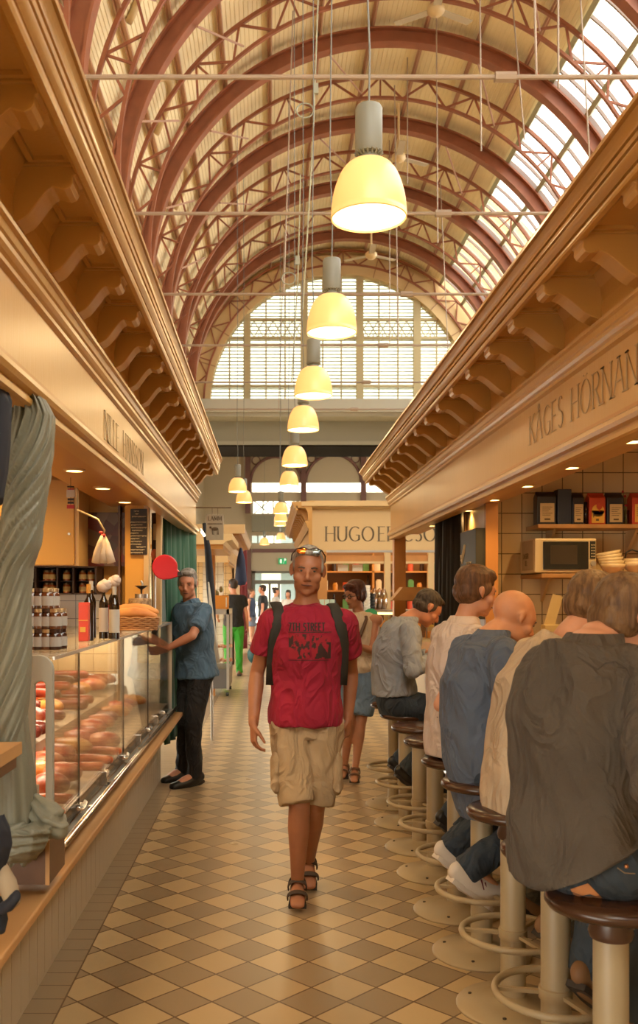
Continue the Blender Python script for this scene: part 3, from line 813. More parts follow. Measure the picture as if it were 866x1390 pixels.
MB().box(dx0, dx1, ya-.008, ya+.002, z0+.022, z1-.022).build('door', mat('black_door_glass', (.008,.006,.004), .12), mw, bevel=.002)
MB().box(dx0+.05, dx1-.08, ya-.0085, ya-.008, z0+.06, z1-.05).build('window', mat('door_window', (.035,.022,.012), .15), mw)
MB().box(SX(800.5,6.5), SX(808,6.5), ya-.006, ya+.002, z0+.10, z1-.02).build('control_panel', BLACKP, mw)
m = MB()
for k in range(5):
    for j in range(2): m.box(SX(802+3*j,6.5), SX(804+3*j,6.5), ya-.008, ya-.006, z1-.05-k*.02, z1-.043-k*.02)
m.build('buttons', mat('button_grey', (.5,.4,.25), .5), mw)
MB().tube([(SX(804.5,6.5), ya+.0, z0+.065), (SX(804.5,6.5), ya-.02, z0+.065)], .018, 20).build('knob', STEEL, mw)
m = MB(); m.box(x0-.001, x0, ya+.05, ya+.33, z0+.02, z1-.01); m.build('side_sheet', mat('side_label_grey', (.42,.32,.2), .6), mw)
tmb, _ = text_mb('LAGER', (x0-.0015, ya+.29, z0+.105), (0,-1,0), (0,0,1), .035, .16, .1, serif=False, depth=.001); text_mb('ILL', (x0-.0015, ya+.24, z0+.055), (0,-1,0), (0,0,1), .035, .16, .1, serif=False, depth=.001, mb=tmb)
tmb.build('side_lettering', mat('label_ink', (.12,.07,.03), .6), mw)
BOWL = mat('cream_bowl', (.66,.53,.33), .3)
def bowl(x, y, z, r, tilt, label, g):
    m = MB(); m.lathe((0,0,0), [(0,0),(r*.42,0),(r*.45,.008),(r*.85,r*.45),(r,r*.75),(r*.96,r*.75),(r*.8,r*.45),(r*.4,.02),(0,.015)], 28)
    o = m.build('bowl', BOWL, None, True); o.location = (x, y, z); o.rotation_euler = (0, tilt, 0); tag(o, label, 'bowl', g); return o
for k, s in enumerate(('bottom bowl of the stack beside the microwave', 'second lowest bowl of the leaning stack', 'middle bowl of the leaning stack', 'second highest bowl of the leaning stack', 'top bowl of the stack beside the microwave')):
    bowl(SX(833,6.6)-.006*k, 6.62, 1.717+.022*k, .092, -.05*k, s, 'bowls stacked beside the microwave')
for k, s in enumerate(('wide lower bowl at the right edge of the shelf', 'wide upper bowl at the right edge of the shelf')):
    bowl(SX(866,6.6), 6.62, 1.717+.024*k, .11, 0, s, 'wide bowls at the shelf end')
o = MB().tube([at(848,760,6.7), at(850,750,6.7), at(858,746,6.7), at(866,749,6.7), at(880,748,6.7)], .006, 6).build('power_cord', BLACKP, None, True); tag(o, 'black power cord looping above the wide bowls', 'cord')
o = MB().bar(at(745,850,6.3), at(757,808,6.3), .07, .012, up=(0,-1,.2)).build('menu_card', mat('menu_card_beige', (.62,.48,.24), .5), None); tag(o, 'tilted beige menu card standing on the counter below the shelf', 'menu card')
MB_ = MB().box(at(738,850,6.3).x, at(765,850,6.3).x, 6.27, 6.37, 1.05, at(0,848,6.3).z).build('napkin_box', mat('menu_card_beige', (.62,.48,.24), .5), None, bevel=.004); tag(MB_, 'low box under the tilted menu card', 'box')
# blackboard on the partition
bb = root('blackboard', (1.47, 6.7, 1.9), 'black chalkboard with chalk writing on the partition post', 'blackboard')
z0, z1 = 1.58+805*0, 0
zt_ = 1.58 + (805-720)*6.7/1264; zb_ = 1.58 + (805-792)*6.7/1264 - .25
MB().box(1.42, 1.49, 6.44, 6.97, zb_, zt_).build('board', mat('slate_board', (.045,.04,.025), .6), bb, bevel=.004)
m = MB(); ch = mat('chalk', (.7,.62,.42), .9)
m.tube([(1.418, 6.93, 1.86), (1.418, 6.88, 1.80), (1.418, 6.84, 1.85), (1.418, 6.80, 1.88), (1.418, 6.77, 1.93), (1.418, 6.80, 1.93), (1.418,6.86,1.87),(1.418,6.92,1.82)], .007, 6)
for k in range(3): m.bar((1.418, 6.72-.06*k, 1.72), (1.418, 6.72-.06*k, 1.80), .008, .004); m.bar((1.418, 6.74-.06*k, 1.80), (1.418, 6.70-.06*k, 1.80), .008, .004)
for k in range(5): m.bar((1.418, 6.94-.045*k, 1.66), (1.418, 6.94-.045*k, 1.74), .008, .004); m.bar((1.418, 6.96-.045*k, 1.66), (1.418, 6.93-.045*k, 1.66), .008, .004)
m.build('chalk_writing', ch, bb)
# pleated curtains
def curtain(name, label, x0, y0, x1, y1, z0, z1, n, amp, mt, gather=0, cat='curtain', thick=.012):
    m = MB(); a = V((x0,y0,0)); b = V((x1,y1,0)); d = (b-a); nr = V((d.y,-d.x,0)).normalized(); K = n*6; rows = 14; vs = []
    for r_ in range(rows+1):
        t = r_/rows; z = z1 + (z0-z1)*t
        for k in range(K+1):
            u = k/K; w = amp*(.6+.6*t)*math.sin(2*PI*n*u + .8*math.sin(3*t+u*4)) + .3*amp*math.sin(2*PI*n*2.3*u+2*t)
            uu = u + gather*(.5-u)*math.sin(t*PI)
            p = a + d*uu + nr*w; vs.append((p.x, p.y, z))
    m.add(vs, [(r_*(K+1)+k, r_*(K+1)+k+1, (r_+1)*(K+1)+k+1, (r_+1)*(K+1)+k) for r_ in range(rows) for k in range(K)])
    me = m.mesh(False); o = link(name, me, mt, None, True)
    s = o.modifiers.new('thickness', 'SOLIDIFY'); s.thickness = thick; s.offset = 0
    tag(o, label, cat); return o
curtain('curtain', 'black pleated curtain hanging beside the bar partition post', 1.42, 6.95, 1.37, 7.62, .02, 2.19, 6, .03, mat('black_velvet', (.010,.007,.005), .85))

# ---- bar stools
STM = mat('stool_beige_enamel', (.38, .295, .175), .42, var=.06, vscale=3); SEATM = mat('stool_seat_brown', (.05, .02, .009), .25, var=.2)
def stool(label):
    r = root('bar_stool', (0,0,0), label, 'bar stool', 'fixed bar stools along the counter')
    MB().lathe((0,0,0), [(0,0),(.212,0),(.214,.008),(.205,.018),(.12,.032),(.07,.042),(.05,.055),(0,.055)], 40).build('base', STM, r, auto=50)
    m = MB()
    for k in range(4): a = PI/4+k*PI/2; m.lathe((.165*math.cos(a), .165*math.sin(a), .022), [(0,0),(.008,0),(.007,.006),(0,.008)], 8)
    m.build('bolt', mat('bolt_dark', (.06,.045,.03), .4), r)
    MB().lathe((0,0,0), [(0,.04),(.047,.04),(.047,.645),(.044,.652),(0,.652)], 32).build('post', STM, r, auto=40)
    MB().torus((-.0,0,.285), .192, .0125, 48, 10).build('foot_ring', STM, r, True)
    m = MB()
    for a in (.5, .5+2*PI/3, .5+4*PI/3): m.bar((.04*math.cos(a), .04*math.sin(a), .285), (.185*math.cos(a), .185*math.sin(a), .285), .018, .012)
    m.lathe((0,0,0), [(.047,.265),(.054,.268),(.054,.302),(.047,.305)], 24, True)
    m.build('ring_strut', STM, r, auto=40)
    MB().lathe((0,0,0), [(0,.645),(.055,.645),(.06,.66),(.05,.70),(.09,.715),(.09,.725),(0,.725)], 28).build('seat_hub', mat('hub_brown', (.07,.03,.015), .35), r, auto=40)
    MB().lathe((0,0,0), [(0,.722),(.15,.722),(.168,.728),(.176,.74),(.174,.753),(.16,.764),(.1,.77),(0,.772)], 40).build('seat', SEATM, r, auto=50)
    return r
SY = [6.95, 6.38, 5.77, 5.23, 4.62, 4.08, 3.55, 3.02, 2.53]
SL = ['farthest bar stool, beyond the man in the pale blue shirt', 'bar stool under the man in the pale blue long-sleeved shirt', 'empty bar stool between pale blue shirt and white polo diners', 'empty bar stool with its brown seat just left of the white polo',
      'bar stool under the man in the white polo shirt', 'bar stool under the bald man in the blue shirt', 'bar stool under the man in the beige t-shirt', 'bar stool between the beige t-shirt and grey shirt diners', 'nearest bar stool, under the man in the grey-brown shirt']
s0 = None
for y, lb in zip(SY, SL):
    if s0 is None: s0 = stool(lb); o = s0
    else: o = copy_tree(s0); o['label'] = lb
    o.location = (.925, y, 0); o.rotation_euler = (0, 0, .35)

# ---- left deli stall
LX, LZB, LZT = .735, 2.18, 2.477
deli = root('market_stall', (-LX, 5, 0), 'cream lacquered deli stall with bracketed cornice lettered NILLE HANSSON', 'market stall')
stall_front(deli, -1, LX, LZB, LZT, .48, 2.924, .525, 2.76, .553, .5, 9.19, [.975+.424*k for k in range(20)], top_back=2.3)
for wd_, y_ in (('NILLE', 4.12), ('HANSSON', 4.64)):
    txt, _ = text_mb(wd_, (-LX+.002, y_, 2.262), (0,1,0), (0,0,1), .125, .06, .028, gap=.17)
    txt.build('lettering', LETM, deli)
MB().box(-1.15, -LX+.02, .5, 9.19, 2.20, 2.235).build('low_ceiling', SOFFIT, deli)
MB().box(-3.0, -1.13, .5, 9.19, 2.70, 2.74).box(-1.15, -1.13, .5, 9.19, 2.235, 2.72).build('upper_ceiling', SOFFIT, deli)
MB().box(-3.05, -3.0, .5, 9.19, 0, 2.8).build('rear_wall', PAINT2, deli)
TILE2 = tile_mat('deli_wall_tiles', (.66, .52, .30), (.2, .13, .07), .127, .127, w=.02)
MB().box(-3.0, -.88, 6.7, 6.76, 1.35, 2.72).box(-3.0, -1.8, 6.7, 6.76, 0, 1.35).build('end_wall', mat('ochre_wall', (.62,.36,.12), .6), deli)
MB().box(-2.4, -1.1, 6.685, 6.7, 1.0, 1.57).build('tile_splashback', TILE2, deli)
OW = mat('amber_panel', (.70,.36,.06), .5)
MB().box(-1.03, -.885, 6.60, 6.64, 1.35, 2.2).build('amber_panel', OW, deli)
MB().box(-.895, -.86, 6.58, 6.66, 1.35, 2.2).build('partition_post', PAINT2, deli); MB().box(-.835, -.80, 6.80, 6.88, 1.35, 2.2).build('partition_post', PAINT2, deli)
MB().box(-1.08, -1.065, 6.60, 6.70, 0, 2.25).build('door_edge', WOODD, deli)
for y, s in ((2.29,'nearest the grey-green drape'),(3.08,'behind the top of the drape'),(3.87,'right of the drape top'),(4.68,'left one of the three in view'),(5.47,'middle of the three in view'),(6.30,'right of the three, above the menu board')):
    downlight(-.985, y, 2.197, 'round downlight in the deli ceiling, ' + s, 'downlights in the deli ceiling')
for x, y, n_ in ((-1.9, 5.4, 'before the yellow cabinet'), (-2.0, 4.0, 'behind the jam jars')):
    downlight(x, y, 2.697, 'added unseen downlight in the high deli ceiling ' + n_, 'added downlights in the high deli ceiling', 120)  # unseen lamps, added to brighten the cabinet and the deli interior
# upper cabinet, jar shelf, poster, menu
ub = root('wall_cabinet', (-1.6, 6.3, 1.75), 'large plain yellow upper cabinet on the deli end wall', 'cabinet')
MB().box(-2.6, -1.30, 6.32, 6.7, 1.765, 2.35).build('body', PAINT2, ub)
MB().box(-2.6, -1.33, 6.30, 6.32, 1.77, 2.345).build('door', mat('yellow_door', (.68,.42,.13), .45), ub, bevel=.003)
MB().tube([(-1.36,6.30,1.98),(-1.36,6.285,1.98)], .009, 12).build('knob', STEEL, ub)
js = root('jar_shelf', (-1.5, 6.3, 1.57), 'dark open shelf of preserve jars under the yellow cabinet', 'shelf')
m = MB(); m.box(-2.4, -1.195, 6.66, 6.685, 1.57, 1.765); m.box(-2.4,-1.195,6.42,6.685,1.57,1.58); m.box(-2.4,-1.195,6.42,6.685,1.755,1.765); m.box(-2.4,-1.195,6.5,6.685,1.66,1.666)
for x in (-1.205,-1.47,-1.36,-1.62): m.box(x-.006, x+.006, 6.42, 6.685, 1.57, 1.76)
m.build('casing', mat('near_black_wood', (.03,.012,.008), .5), js)
def jar0(label, h=.07, r=.03, body=(.12,.03,.01), cap=(.35,.28,.2), lab=(.75,.68,.6), group=None, name='preserve_jar'):
    j = root(name, (0,0,0), label, 'jar', group)
    MB().lathe((0,0,0), [(0,0),(r,0),(r*1.02,h*.08),(r*1.02,h*.72),(r*.8,h*.82),(0,h*.82)], 20).build('jar_body', mat('jar_%s' % str(body), body, .12, spec=.8), j, auto=45)
    MB().lathe((0,0,h*.82), [(0,0),(r*.88,0),(r*.9,h*.17),(r*.84,h*.18),(0,h*.18)], 20).build('lid', mat('lid_%s' % str(cap), cap, .3, .6), j, auto=45)
    MB().lathe((0,0,0), [(r*1.03,h*.15),(r*1.05,h*.15),(r*1.05,h*.62),(r*1.03,h*.62)], 20, True).build('label_band', mat('lab_%s' % str(lab), lab, .6), j, auto=45)
    return j
jj = [jar0('squat jar', .075, .034, (.55,.36,.16), (.5,.4,.25), (.45,.2,.1), 'jars in the dark shelf'), jar0('jar', .07, .026, (.4,.12,.04), (.12,.08,.04), (.7,.55,.25), 'jars in the dark shelf')]
k = 0
tiers = {0: 'lower', 1: 'upper'}
for tier, z in ((1, 1.667), (0, 1.581)):
    for i, x in enumerate((-1.76, -1.70, -1.56, -1.52, -1.42, -1.31, -1.25)):
        src = jj[0 if i in (0, 1) else 1]
        used = src.get('used')
        o = src if not used else copy_tree(src); src['used'] = 1
        o.location = (x, 6.5, z); o.scale = (1,1,1)
        wds = ['far left', 'second from left', 'third from left', 'middle', 'fifth from left', 'second from right', 'rightmost']
        o['label'] = 'preserve jar on the %s tier of the dark shelf, %s' % (tiers[tier], wds[i])
for o in jj: 
    if 'used' in o: del o['used']
for o in list(COL.objects):
    if 'used' in o: del o['used']
po = root('poster', (-1.2, 6.68, 1.9), 'dark poster with blurred picture of cured meats on the end wall', 'poster')
def photo_mat(name, cols, scale=6):
    if name in _M: return _M[name]
    m, t, b = nt(name); tc = t.nodes.new('ShaderNodeTexCoord'); n = t.nodes.new('ShaderNodeTexVoronoi'); n.inputs['Scale'].default_value = scale
    t.links.new(tc.outputs['Object'], n.inputs['Vector']); r = t.nodes.new('ShaderNodeValToRGB'); r.color_ramp.interpolation = 'EASE'
    sp = t.nodes.new('ShaderNodeSeparateColor'); t.links.new(n.outputs['Color'], sp.inputs[0]); t.links.new(sp.outputs[0], r.inputs[0])
    el = r.color_ramp.elements
    while len(el) < len(cols): el.new(.5)
    for i, c in enumerate(cols): el[i].position = i/(len(cols)-1); el[i].color = (*c, 1)
    t.links.new(r.outputs[0], b.inputs['Base Color']); b.inputs['Roughness'].default_value = .4; _M[name] = m; return m
MB().box(-1.305, -1.0, 6.64, 6.66, 1.772, 2.155).build('print', photo_mat('meat_poster', [(.03,.012,.01),(.14,.02,.015),(.04,.02,.015),(.16,.10,.06),(.07,.015,.015)], 11), po)
MB().box(-1.32, -1.305, 6.63, 6.66, 1.765, 2.17).box(-1.0, -.99, 6.63, 6.66, 1.765, 2.17).build('edge', WOODD, po)
mn = root('menu_board', (-.95, 6.59, 1.9), 'tall black menu board with chalk lines on the amber panel', 'menu board')
x0, x1 = at(177.5,0,6.59).x, at(200,0,6.59).x; zz0, zz1 = at(0,753,6.59).z, at(0,691,6.59).z
MB().box(x0, x1, 6.575, 6.595, zz0, zz1).build('board', mat('menu_black', (.018,.01,.008), .5), mn)
m = MB(); random.seed(3)
rows = [(.2,.5),(.3,.5),(.1,.9),None,(.02,.95),(.05,.7),(.05,.95),(.1,.7),(.02,.45),(.02,.92),(.02,.5),(.02,.7),(.02,.62),(.35,.9),(.02,.85),(.02,.75)]
for i, rw in enumerate(rows):
    if rw is None: continue
    z = zz1 - .012 - i*.0195; x = x0 + rw[0]*(x1-x0)
    while x < x0 + rw[1]*(x1-x0):
        h = random.choice((.005,.007,.009)); m.box(x, x+.0035, 6.573, 6.575, z-h, z); m.box(x, x+.005, 6.573, 6.575, z-.003, z-.0005); x += .0062
m.build('chalk_writing', ch, mn)
db_ = root('notice_strip', (-.85, 6.82, 1.8), 'dark narrow notice strip between the two posts', 'notice')
MB().box(-.875, -.825, 6.86, 6.88, 1.2, 2.17).build('backing', mat('near_black_wood', (.03,.012,.008), .5), db_)
MB().box(-.862, -.832, 6.85, 6.86, 1.97, 2.09).build('card', mat('pale_card', (.55,.5,.42), .6), db_)
MB().ell((-.853, 6.85, 1.86), (.025, .012, .045)).build('orange_packet', mat('orange_packet', (.6,.14,.05), .5), db_, True)
MB().ell((-.85, 6.85, 1.79), (.018, .012, .018)).build('blue_packet', mat('blue_packet', (.25,.35,.4), .5), db_, True)
MB().ell((-.853, 6.85, 1.6), (.02, .012, .07)).build('green_packet', mat('green_packet', (.03,.12,.04), .5), db_, True)
# hanging white sausages on a hook, flag string
hs = root('hanging_sausages', (-.98, 5.5, 1.8), 'bunch of three fat white sausages hanging on a hook', 'sausages')
RODW = mat('pale_hook_metal', (.4,.33,.22), .4, .4)
c = at(140, 726, 5.5)
MB().tube([at(105,692,5.5), at(133,705,5.5), at(138,714,5.5), at(142,720,5.5), at(140,727,5.5)], .006, 8).tube([at(105,692,5.5), V((at(105,692,5.5).x, 5.5, 2.2))], .005, 6).build('hook', RODW, hs, True)
m = MB()
for dx, dz, ln in ((-.032, -.10, .1), (.002, -.11, .1), (.036, -.10, .1)):
    m.tube([(c.x+dx*.15, 5.5+dx*.3, c.z-.005), (c.x+dx*.5, 5.5+dx*.3, c.z-.05), (c.x+dx, 5.5-.01, c.z-.11), (c.x+dx*1.35, 5.5, c.z-.165)], [.008, .018, .024, .026], 14)
m.build('sausage_casing', mat('pale_casing', (.72,.60,.45), .6, bump=.3, bscale=80), hs, True)
MB().tube([c + V((0,0,.004)), c + V((0,0,-.014))], .014, 12).ell(c+V((-.012,0,.014)), (.014,.01,.008)).build('red_tie', mat('red_tie', (.5,.03,.02), .5), hs, True)
fg = root('flag_string', (-1.1, 5.0, 1.95), 'short string of small paper flags hanging from the deli ceiling', 'decoration')
p = at(96, 660, 5.0)
MB().tube([(p.x,5,2.2),(p.x,5,p.z-.12)], .0015, 5).build('thread', BLACKP, fg)
for i, (c_, w_, h_) in enumerate(((( .03,.02,.02), .018, .006),((.45,.03,.04), .016, .006),((.5,.42,.36), .022, .04),((.03,.02,.02), .016, .012),((.03,.02,.02), .016, .012),((.4,.03,.05), .02, .02))):
    z = p.z - (0,.013,.02,.065,.082,.1)[i]; MB().box(p.x-w_, p.x+w_, 4.995, 5.005, z-h_, z).build('paper_flag', mat('flag%d' % (i % 4), c_, .6), fg)

# ---- glass deli counter
GX = -.80; CY0, CY1 = 1.0, 7.45
dc = root('deli_counter', (-1.1, 4.5, 0), 'long glass fronted deli display counter with a wooden ledge', 'display counter')
BASEM = mat('base_boards_grey', (.50, .42, .30), .55)
m = MB(); y = CY0
m.box(-1.0, -.93, CY0, 7.9, 0, .60); m.build('base_panel', BASEM, dc)
m = MB(); y = CY0
while y < 7.85: m.box(-.932, -.927, y, y+.118, .02, .6); y += .123
m.build('base_boards', BASEM, dc)
m = MB().box(-.95, -.73, CY0, 7.5, .565, .592); m.build('ledge_underside', WOODD, dc)
m = MB().box(-.98, -.705, CY0, 7.5, .592, .622); m.build('ledge', WOOD, dc, bevel=.006)
m = MB().box(-.80, -.765, 3.2, 7.45, .635, .655); m.build('stone_strip', mat('grey_stone_strip', (.13,.12,.105), .4), dc)
MB().tube([(-.745, 3.36, .672), (-.745, 7.45, .672)], .014, 12).build('rail', CHROME, dc, True)
for y in [3.5+.5*k for k in range(8)]:
    MB().bar((-.745, y, .668), (-.78, y, .655), .02, .012).tube([(-.77,y,.655),(-.77,y,.668)], .014, 12).build('rail_bracket', CHROME, dc)
ys = [3.30, 3.90, 4.49, 5.08, 5.65, 6.10, 6.52, 6.97, 7.45]
GCASE = glass_mat('case_glass', (.96,.94,.9), .05)
for a, b_ in ((3.43, 3.90), (3.905, 5.08), (5.085, 6.10), (6.105, 7.44)):
    MB().box(GX-.006, GX, a, b_, .66, 1.335).build('front_glass', GCASE, dc)
for y in (3.902, 5.083, 6.103): MB().box(GX-.007, GX+.001, y-.0015, y+.0015, .66, 1.335).build('glass_seam', mat('seam_dark', (.03,.02,.015), .4), dc)
for i, y in enumerate(ys[1:-1]):
    m = MB()
    if i % 2: m.box(GX-.02, GX+.018, y-.03, y+.03, .655, .725)
    else: m.tube([(GX+.01, y-.07, .69), (GX+.014, y-.02, .682), (GX+.014, y+.02, .682), (GX+.01, y+.07, .69)], .011, 10); m.box(GX-.01, GX+.012, y-.02, y+.02, .65, .70)
    m.build('glass_clamp', CHROME, dc, bevel=.003)
MB().box(-1.55, GX-.001, 3.43, 7.45, 1.335, 1.343).build('top_glass', glass_mat('top_glass', (.9,.87,.8), .14, dirt=.08), dc)
MB().box(GX-.004, GX+.006, 3.43, 7.45, 1.333, 1.345).build('edge_trim', STEEL, dc)
m = MB().box(GX-.015, GX+.012, 7.44, 7.465, .65, 1.35); m.box(-1.0, GX, 7.445, 7.46, 1.33, 1.35); m.build('end_post', STEEL, dc)
MB().box(-1.5, GX-.01, 7.45, 7.456, .66, 1.335).build('end_glass', GCASE, dc)
# near end frame, an inverted U of painted metal
m = MB(); Yf = 3.42; P = lambda px, py: at(px, py, Yf)
o0, o1 = P(36, 0).x, P(73, 0).x; i0, i1 = P(48, 0).x, P(62.5, 0).x; ztop = at(0, 889, Yf).z; zi = at(0, 925, Yf).z
outer = [(o0, .64), (o0, ztop)] + [(o1-.055+.055*math.sin(a*PI/12), ztop-.055+.055*math.cos(a*PI/12)) for a in range(7)] + [(o1, .64)]
inner = [(i1, .64)] + [(i1-.012+.012*math.cos(a*PI/6), zi-.012+.012*math.sin(a*PI/6)) for a in range(4)] + [(i0+.012, zi), (i0, zi-.01), (i0, .64)]
m.prism(outer + inner, Yf-.012, Yf+.012); m.build('end_frame', mat('frame_grey_paint', (.30,.29,.24), .45), dc, bevel=.003)
# display decks
MB().box(-1.75, GX-.02, 3.45, 7.44, .66, .70).build('display_deck', mat('deck_steel', (.5,.38,.25), .4), dc)
MB().prism([(-1.75,.70),(-1.12,.70),(-1.15,.84),(-1.75,.90)], 3.45, 7.44).build('stepped_deck', mat('deck_steel', (.5,.38,.25), .4), dc)
MB().prism([(-1.78,.60),(-1.75,.60),(-1.75,1.3),(-1.78,1.3)], 3.45, 7.44).build('case_back', PAINT2, dc)
m = MB(); 
for y in (4.6, 5.9): m.box(-1.5, -1.47, y-.015, y+.015, .7, 1.33)
m.build('inner_post', STEEL, dc)
MB().box(-1.45, -1.25, 3.45, 7.44, 1.30, 1.325).build('lamp_housing', STEEL, dc)
for y in (4.2, 5.4, 6.6):
    lamp('AREA', 'case_light', (-1.25, y, 1.29), 12, (1,.80,.55), .5, rot=(0,0,0), parent=dc)
# meats
def sausage(label, L, r, colr, bend, g, cat='sausage'):
    m = MB(); pts = [(L*(t-.5), bend*math.sin(t*PI), 0) for t in [i/10 for i in range(11)]]
    m.tube(pts, r, 12, cap='round')
    o = m.build('sausage', mat('saus%s' % str(colr), colr, .28, bump=.2, bscale=30, var=.25, vscale=14), None, True); tag(o, label, cat, g); return o
def slab(label, sx, sy, sz, c1, c2, g, name='meat_piece', cat='meat'):
    m = MB(); m.ell((0,0,0), (sx, sy, sz), nu=20, nv=12)
    for i, p in enumerate(m.v):
        q = V(p); f = 1 + .22*noise.noise(q*9 + V((sx*50,0,0))); m.v[i] = (q.x*f, q.y*f, max(-sz*.6, q.z*f))
    o = m.build(name, mat('meat%s' % str(c1), c1, .3, col2=c2, vscale=16), None, True); tag(o, label, cat, g); return o
random.seed(11)
protos = [sausage('s', .30, .028, (.26,.035,.015), .03, 0), sausage('s', .26, .035, (.15,.028,.018), .02, 0), sausage('s', .22, .022, (.50,.10,.02), .04, 0),
          slab('m', .11, .08, .05, (.40,.03,.012), (.70,.30,.16), 0), slab('m', .13, .07, .05, (.60,.18,.03), (.80,.42,.12), 0, 'smoked_ham', 'ham'), slab('m', .09, .09, .04, (.20,.02,.015), (.42,.10,.06), 0)]
kinds = ['long dark red sausage', 'thick brown salami', 'thin orange sausage', 'marbled red meat cut', 'golden smoked ham', 'dark cured meat piece']
used = set(); cnt = {}
ordn = ['first', 'second', 'third', 'fourth', 'fifth', 'sixth', 'seventh', 'eighth', 'ninth', 'tenth', 'eleventh', 'twelfth', 'thirteenth', 'fourteenth', 'fifteenth', 'sixteenth', 'seventeenth', 'eighteenth']
def put(k, x, y, z, rz, where):
    o = protos[k]
    if k in used: o = o.copy(); COL.objects.link(o)
    used.add(k); o.location = (x, y, z); o.rotation_euler = (0, 0, rz)
    n_ = cnt.get((k, where), 0); cnt[(k, where)] = n_+1
    o['label'] = '%s, %s from the near end, %s' % (kinds[k], ordn[n_ % 18], where); o['group'] = kinds[k] + 's ' + where
for row, (x, z, ks, where) in enumerate(((-.93, .735, (2,3,4,2), 'in the front row of the case'), (-1.08, .745, (3,4,0,5), 'in the second row of the case'), (-1.28, .905, (0,3,1,4), 'on the stepped deck'), (-1.48, .93, (1,0,5,0), 'in the dark back row'))):
    y = 3.55; i = 0
    while y < 7.3:
        if not (row == 0 and y > 5.2):
            k = random.choice(ks) if row != 3 else random.choice((0, 1, 5, 0))
            put(k, x + random.uniform(-.02,.02), y, z + (.02 if k > 2 else 0), random.uniform(-.5,.5) if k < 3 else random.uniform(0, 3), where)
        y += .235; i += 1
for y in (3.62, 3.95, 4.3, 4.62, 5.0, 5.4, 5.8, 6.2, 6.6): put(random.choice((0,1)), -1.44+random.uniform(-.03,.03), y, 1.0, random.uniform(-.4,.4), 'lying on top of the back row')
pt = root('price_tag', (-.9, 3.5, .74), 'upright white price card with black stem in the near end of the case', 'price tag')
MB().box(-.92,-.87,3.50,3.504,.80,.86).build('card', mat('pale_card', (.55,.5,.42), .6), pt); MB().box(-.896,-.892,3.50,3.504,.70,.80).build('stem', BLACKP, pt)

# things on the glass top
TZ = 1.344
tj = [jar0('j', .085, .028, (.05,.018,.01), (.06,.03,.02), (.42,.38,.33), 'honey and jam jars stacked on the glass counter', 'jam_jar'), jar0('j', .085, .028, (.12,.04,.015), (.5,.36,.2), (.42,.38,.33), 'honey and jam jars stacked on the glass counter', 'jam_jar')]
first = [True, True]
spots = []
for tier in range(3):
    for i in range(4 if tier < 2 else 3):
        spots.append((tier, 0, i)); spots.append((tier, 1, i))
tn = ['bottom', 'middle', 'top']; cn = ['left', 'second', 'third', 'right']
for (t_, rw, i) in spots:
    k = 0 if (t_ + i) % 2 else 1
    o = tj[k] if first[k] else copy_tree(tj[k]); first[k] = False
    o.location = (at(47+10.2*i, 0, 3.95).x + .01*rw, 3.9+.066*rw, TZ + .087*t_ * .98)
    o['label'] = 'jam jar with pale label, %s tier, %s jar of the %s row' % (tn[t_], cn[i], ('front', 'back')[rw])
DG = mat('dark_bottle_glass', (.015,.008,.004), .08, spec=.9)
def bottle(x, y, h, r, label, wrap=None, cap=None, lab=None, cloth=False):
    b = root('bottle', (x, y, TZ), label, 'bottle', 'bottles on the glass counter')
    MB().lathe((x,y,TZ), [(0,0),(r,0),(r,h*.62),(r*.9,h*.68),(r*.42,h*.76),(r*.36,h*.80),(r*.36,h*.97),(0,h*.97)], 24).build('glass_body', DG, b, auto=60)
    MB().lathe((x,y,TZ+h*.84), [(r*.38,0),(r*.42,0),(r*.42,h*.16),(0,h*.16),(0,h*.15)], 20).build('cap', mat('cap%s' % str(cap), cap or (.5,.45,.38), .4), b, auto=50)
    if lab: MB().lathe((x,y,TZ), [(r*1.005,h*.12),(r*1.02,h*.12),(r*1.02,h*.56),(r*1.005,h*.56)], 24, True).build('label_band', mat('lab_%s' % str(lab), lab, .5), b, auto=50)
    if cloth:
        m = MB(); m.ell((x, y, TZ+h*.95), (.036,.036,.032)); m.ell((x+.012, y-.006, TZ+h*.99), (.028,.03,.026))
        for i, p in enumerate(m.v): q = V(p); m.v[i] = tuple(q + (q - V((x,y,TZ+h*.95)))*.22*noise.noise(q*70))
        m.build('cloth_top', mat('white_cloth_top', (.62,.50,.42), .8), b, True)
    return b
B = lambda px: at(px, 0, 4.75).x
bottle(B(115), 4.92, .30, .026, 'dark bottle with silver neck behind the red box', cap=(.5,.45,.38))
bottle(B(127), 4.62, .28, .026, 'dark bottle with yellow neck band right of the red box', cap=(.6,.28,.04))
bottle(B(136), 4.85, .285, .024, 'dark bottle with white cloth top and white ribbon label', lab=(.6,.52,.45), cloth=True)
bottle(B(144), 4.98, .31, .028, 'dark bottle with white cloth top and red label', lab=(.28,.03,.04), cloth=True)
bottle(B(153), 4.80, .27, .027, 'dark bottle with tall white label at the right end', lab=(.5,.46,.4))
rb = root('gift_box', (B(113), 4.6, TZ), 'bright red and orange upright box before the bottles', 'box')
x0, x1 = at(106.5,0,4.55).x, at(119.5,0,4.55).x
MB().box(x0, x1, 4.55, 4.60, TZ, TZ+.19).build('carton', mat('bright_red_carton', (.75,.07,.03), .35), rb, bevel=.002)
MB().box(x0+.008, x1-.012, 4.548, 4.55, TZ+.045, TZ+.07).build('printed_patch', YEL, rb)
MB().box(x0, x1, 4.548, 4.55, TZ+.10, TZ+.104).build('printed_band', YEL, rb)
bk = root('bread_basket', (-.9, 6.0, TZ), 'woven wicker basket holding two long bread loaves', 'basket')
bx, by = at(184,0,5.95).x, 5.95
WICK = mat('wicker', (.42,.20,.07), .6)
m = MB()
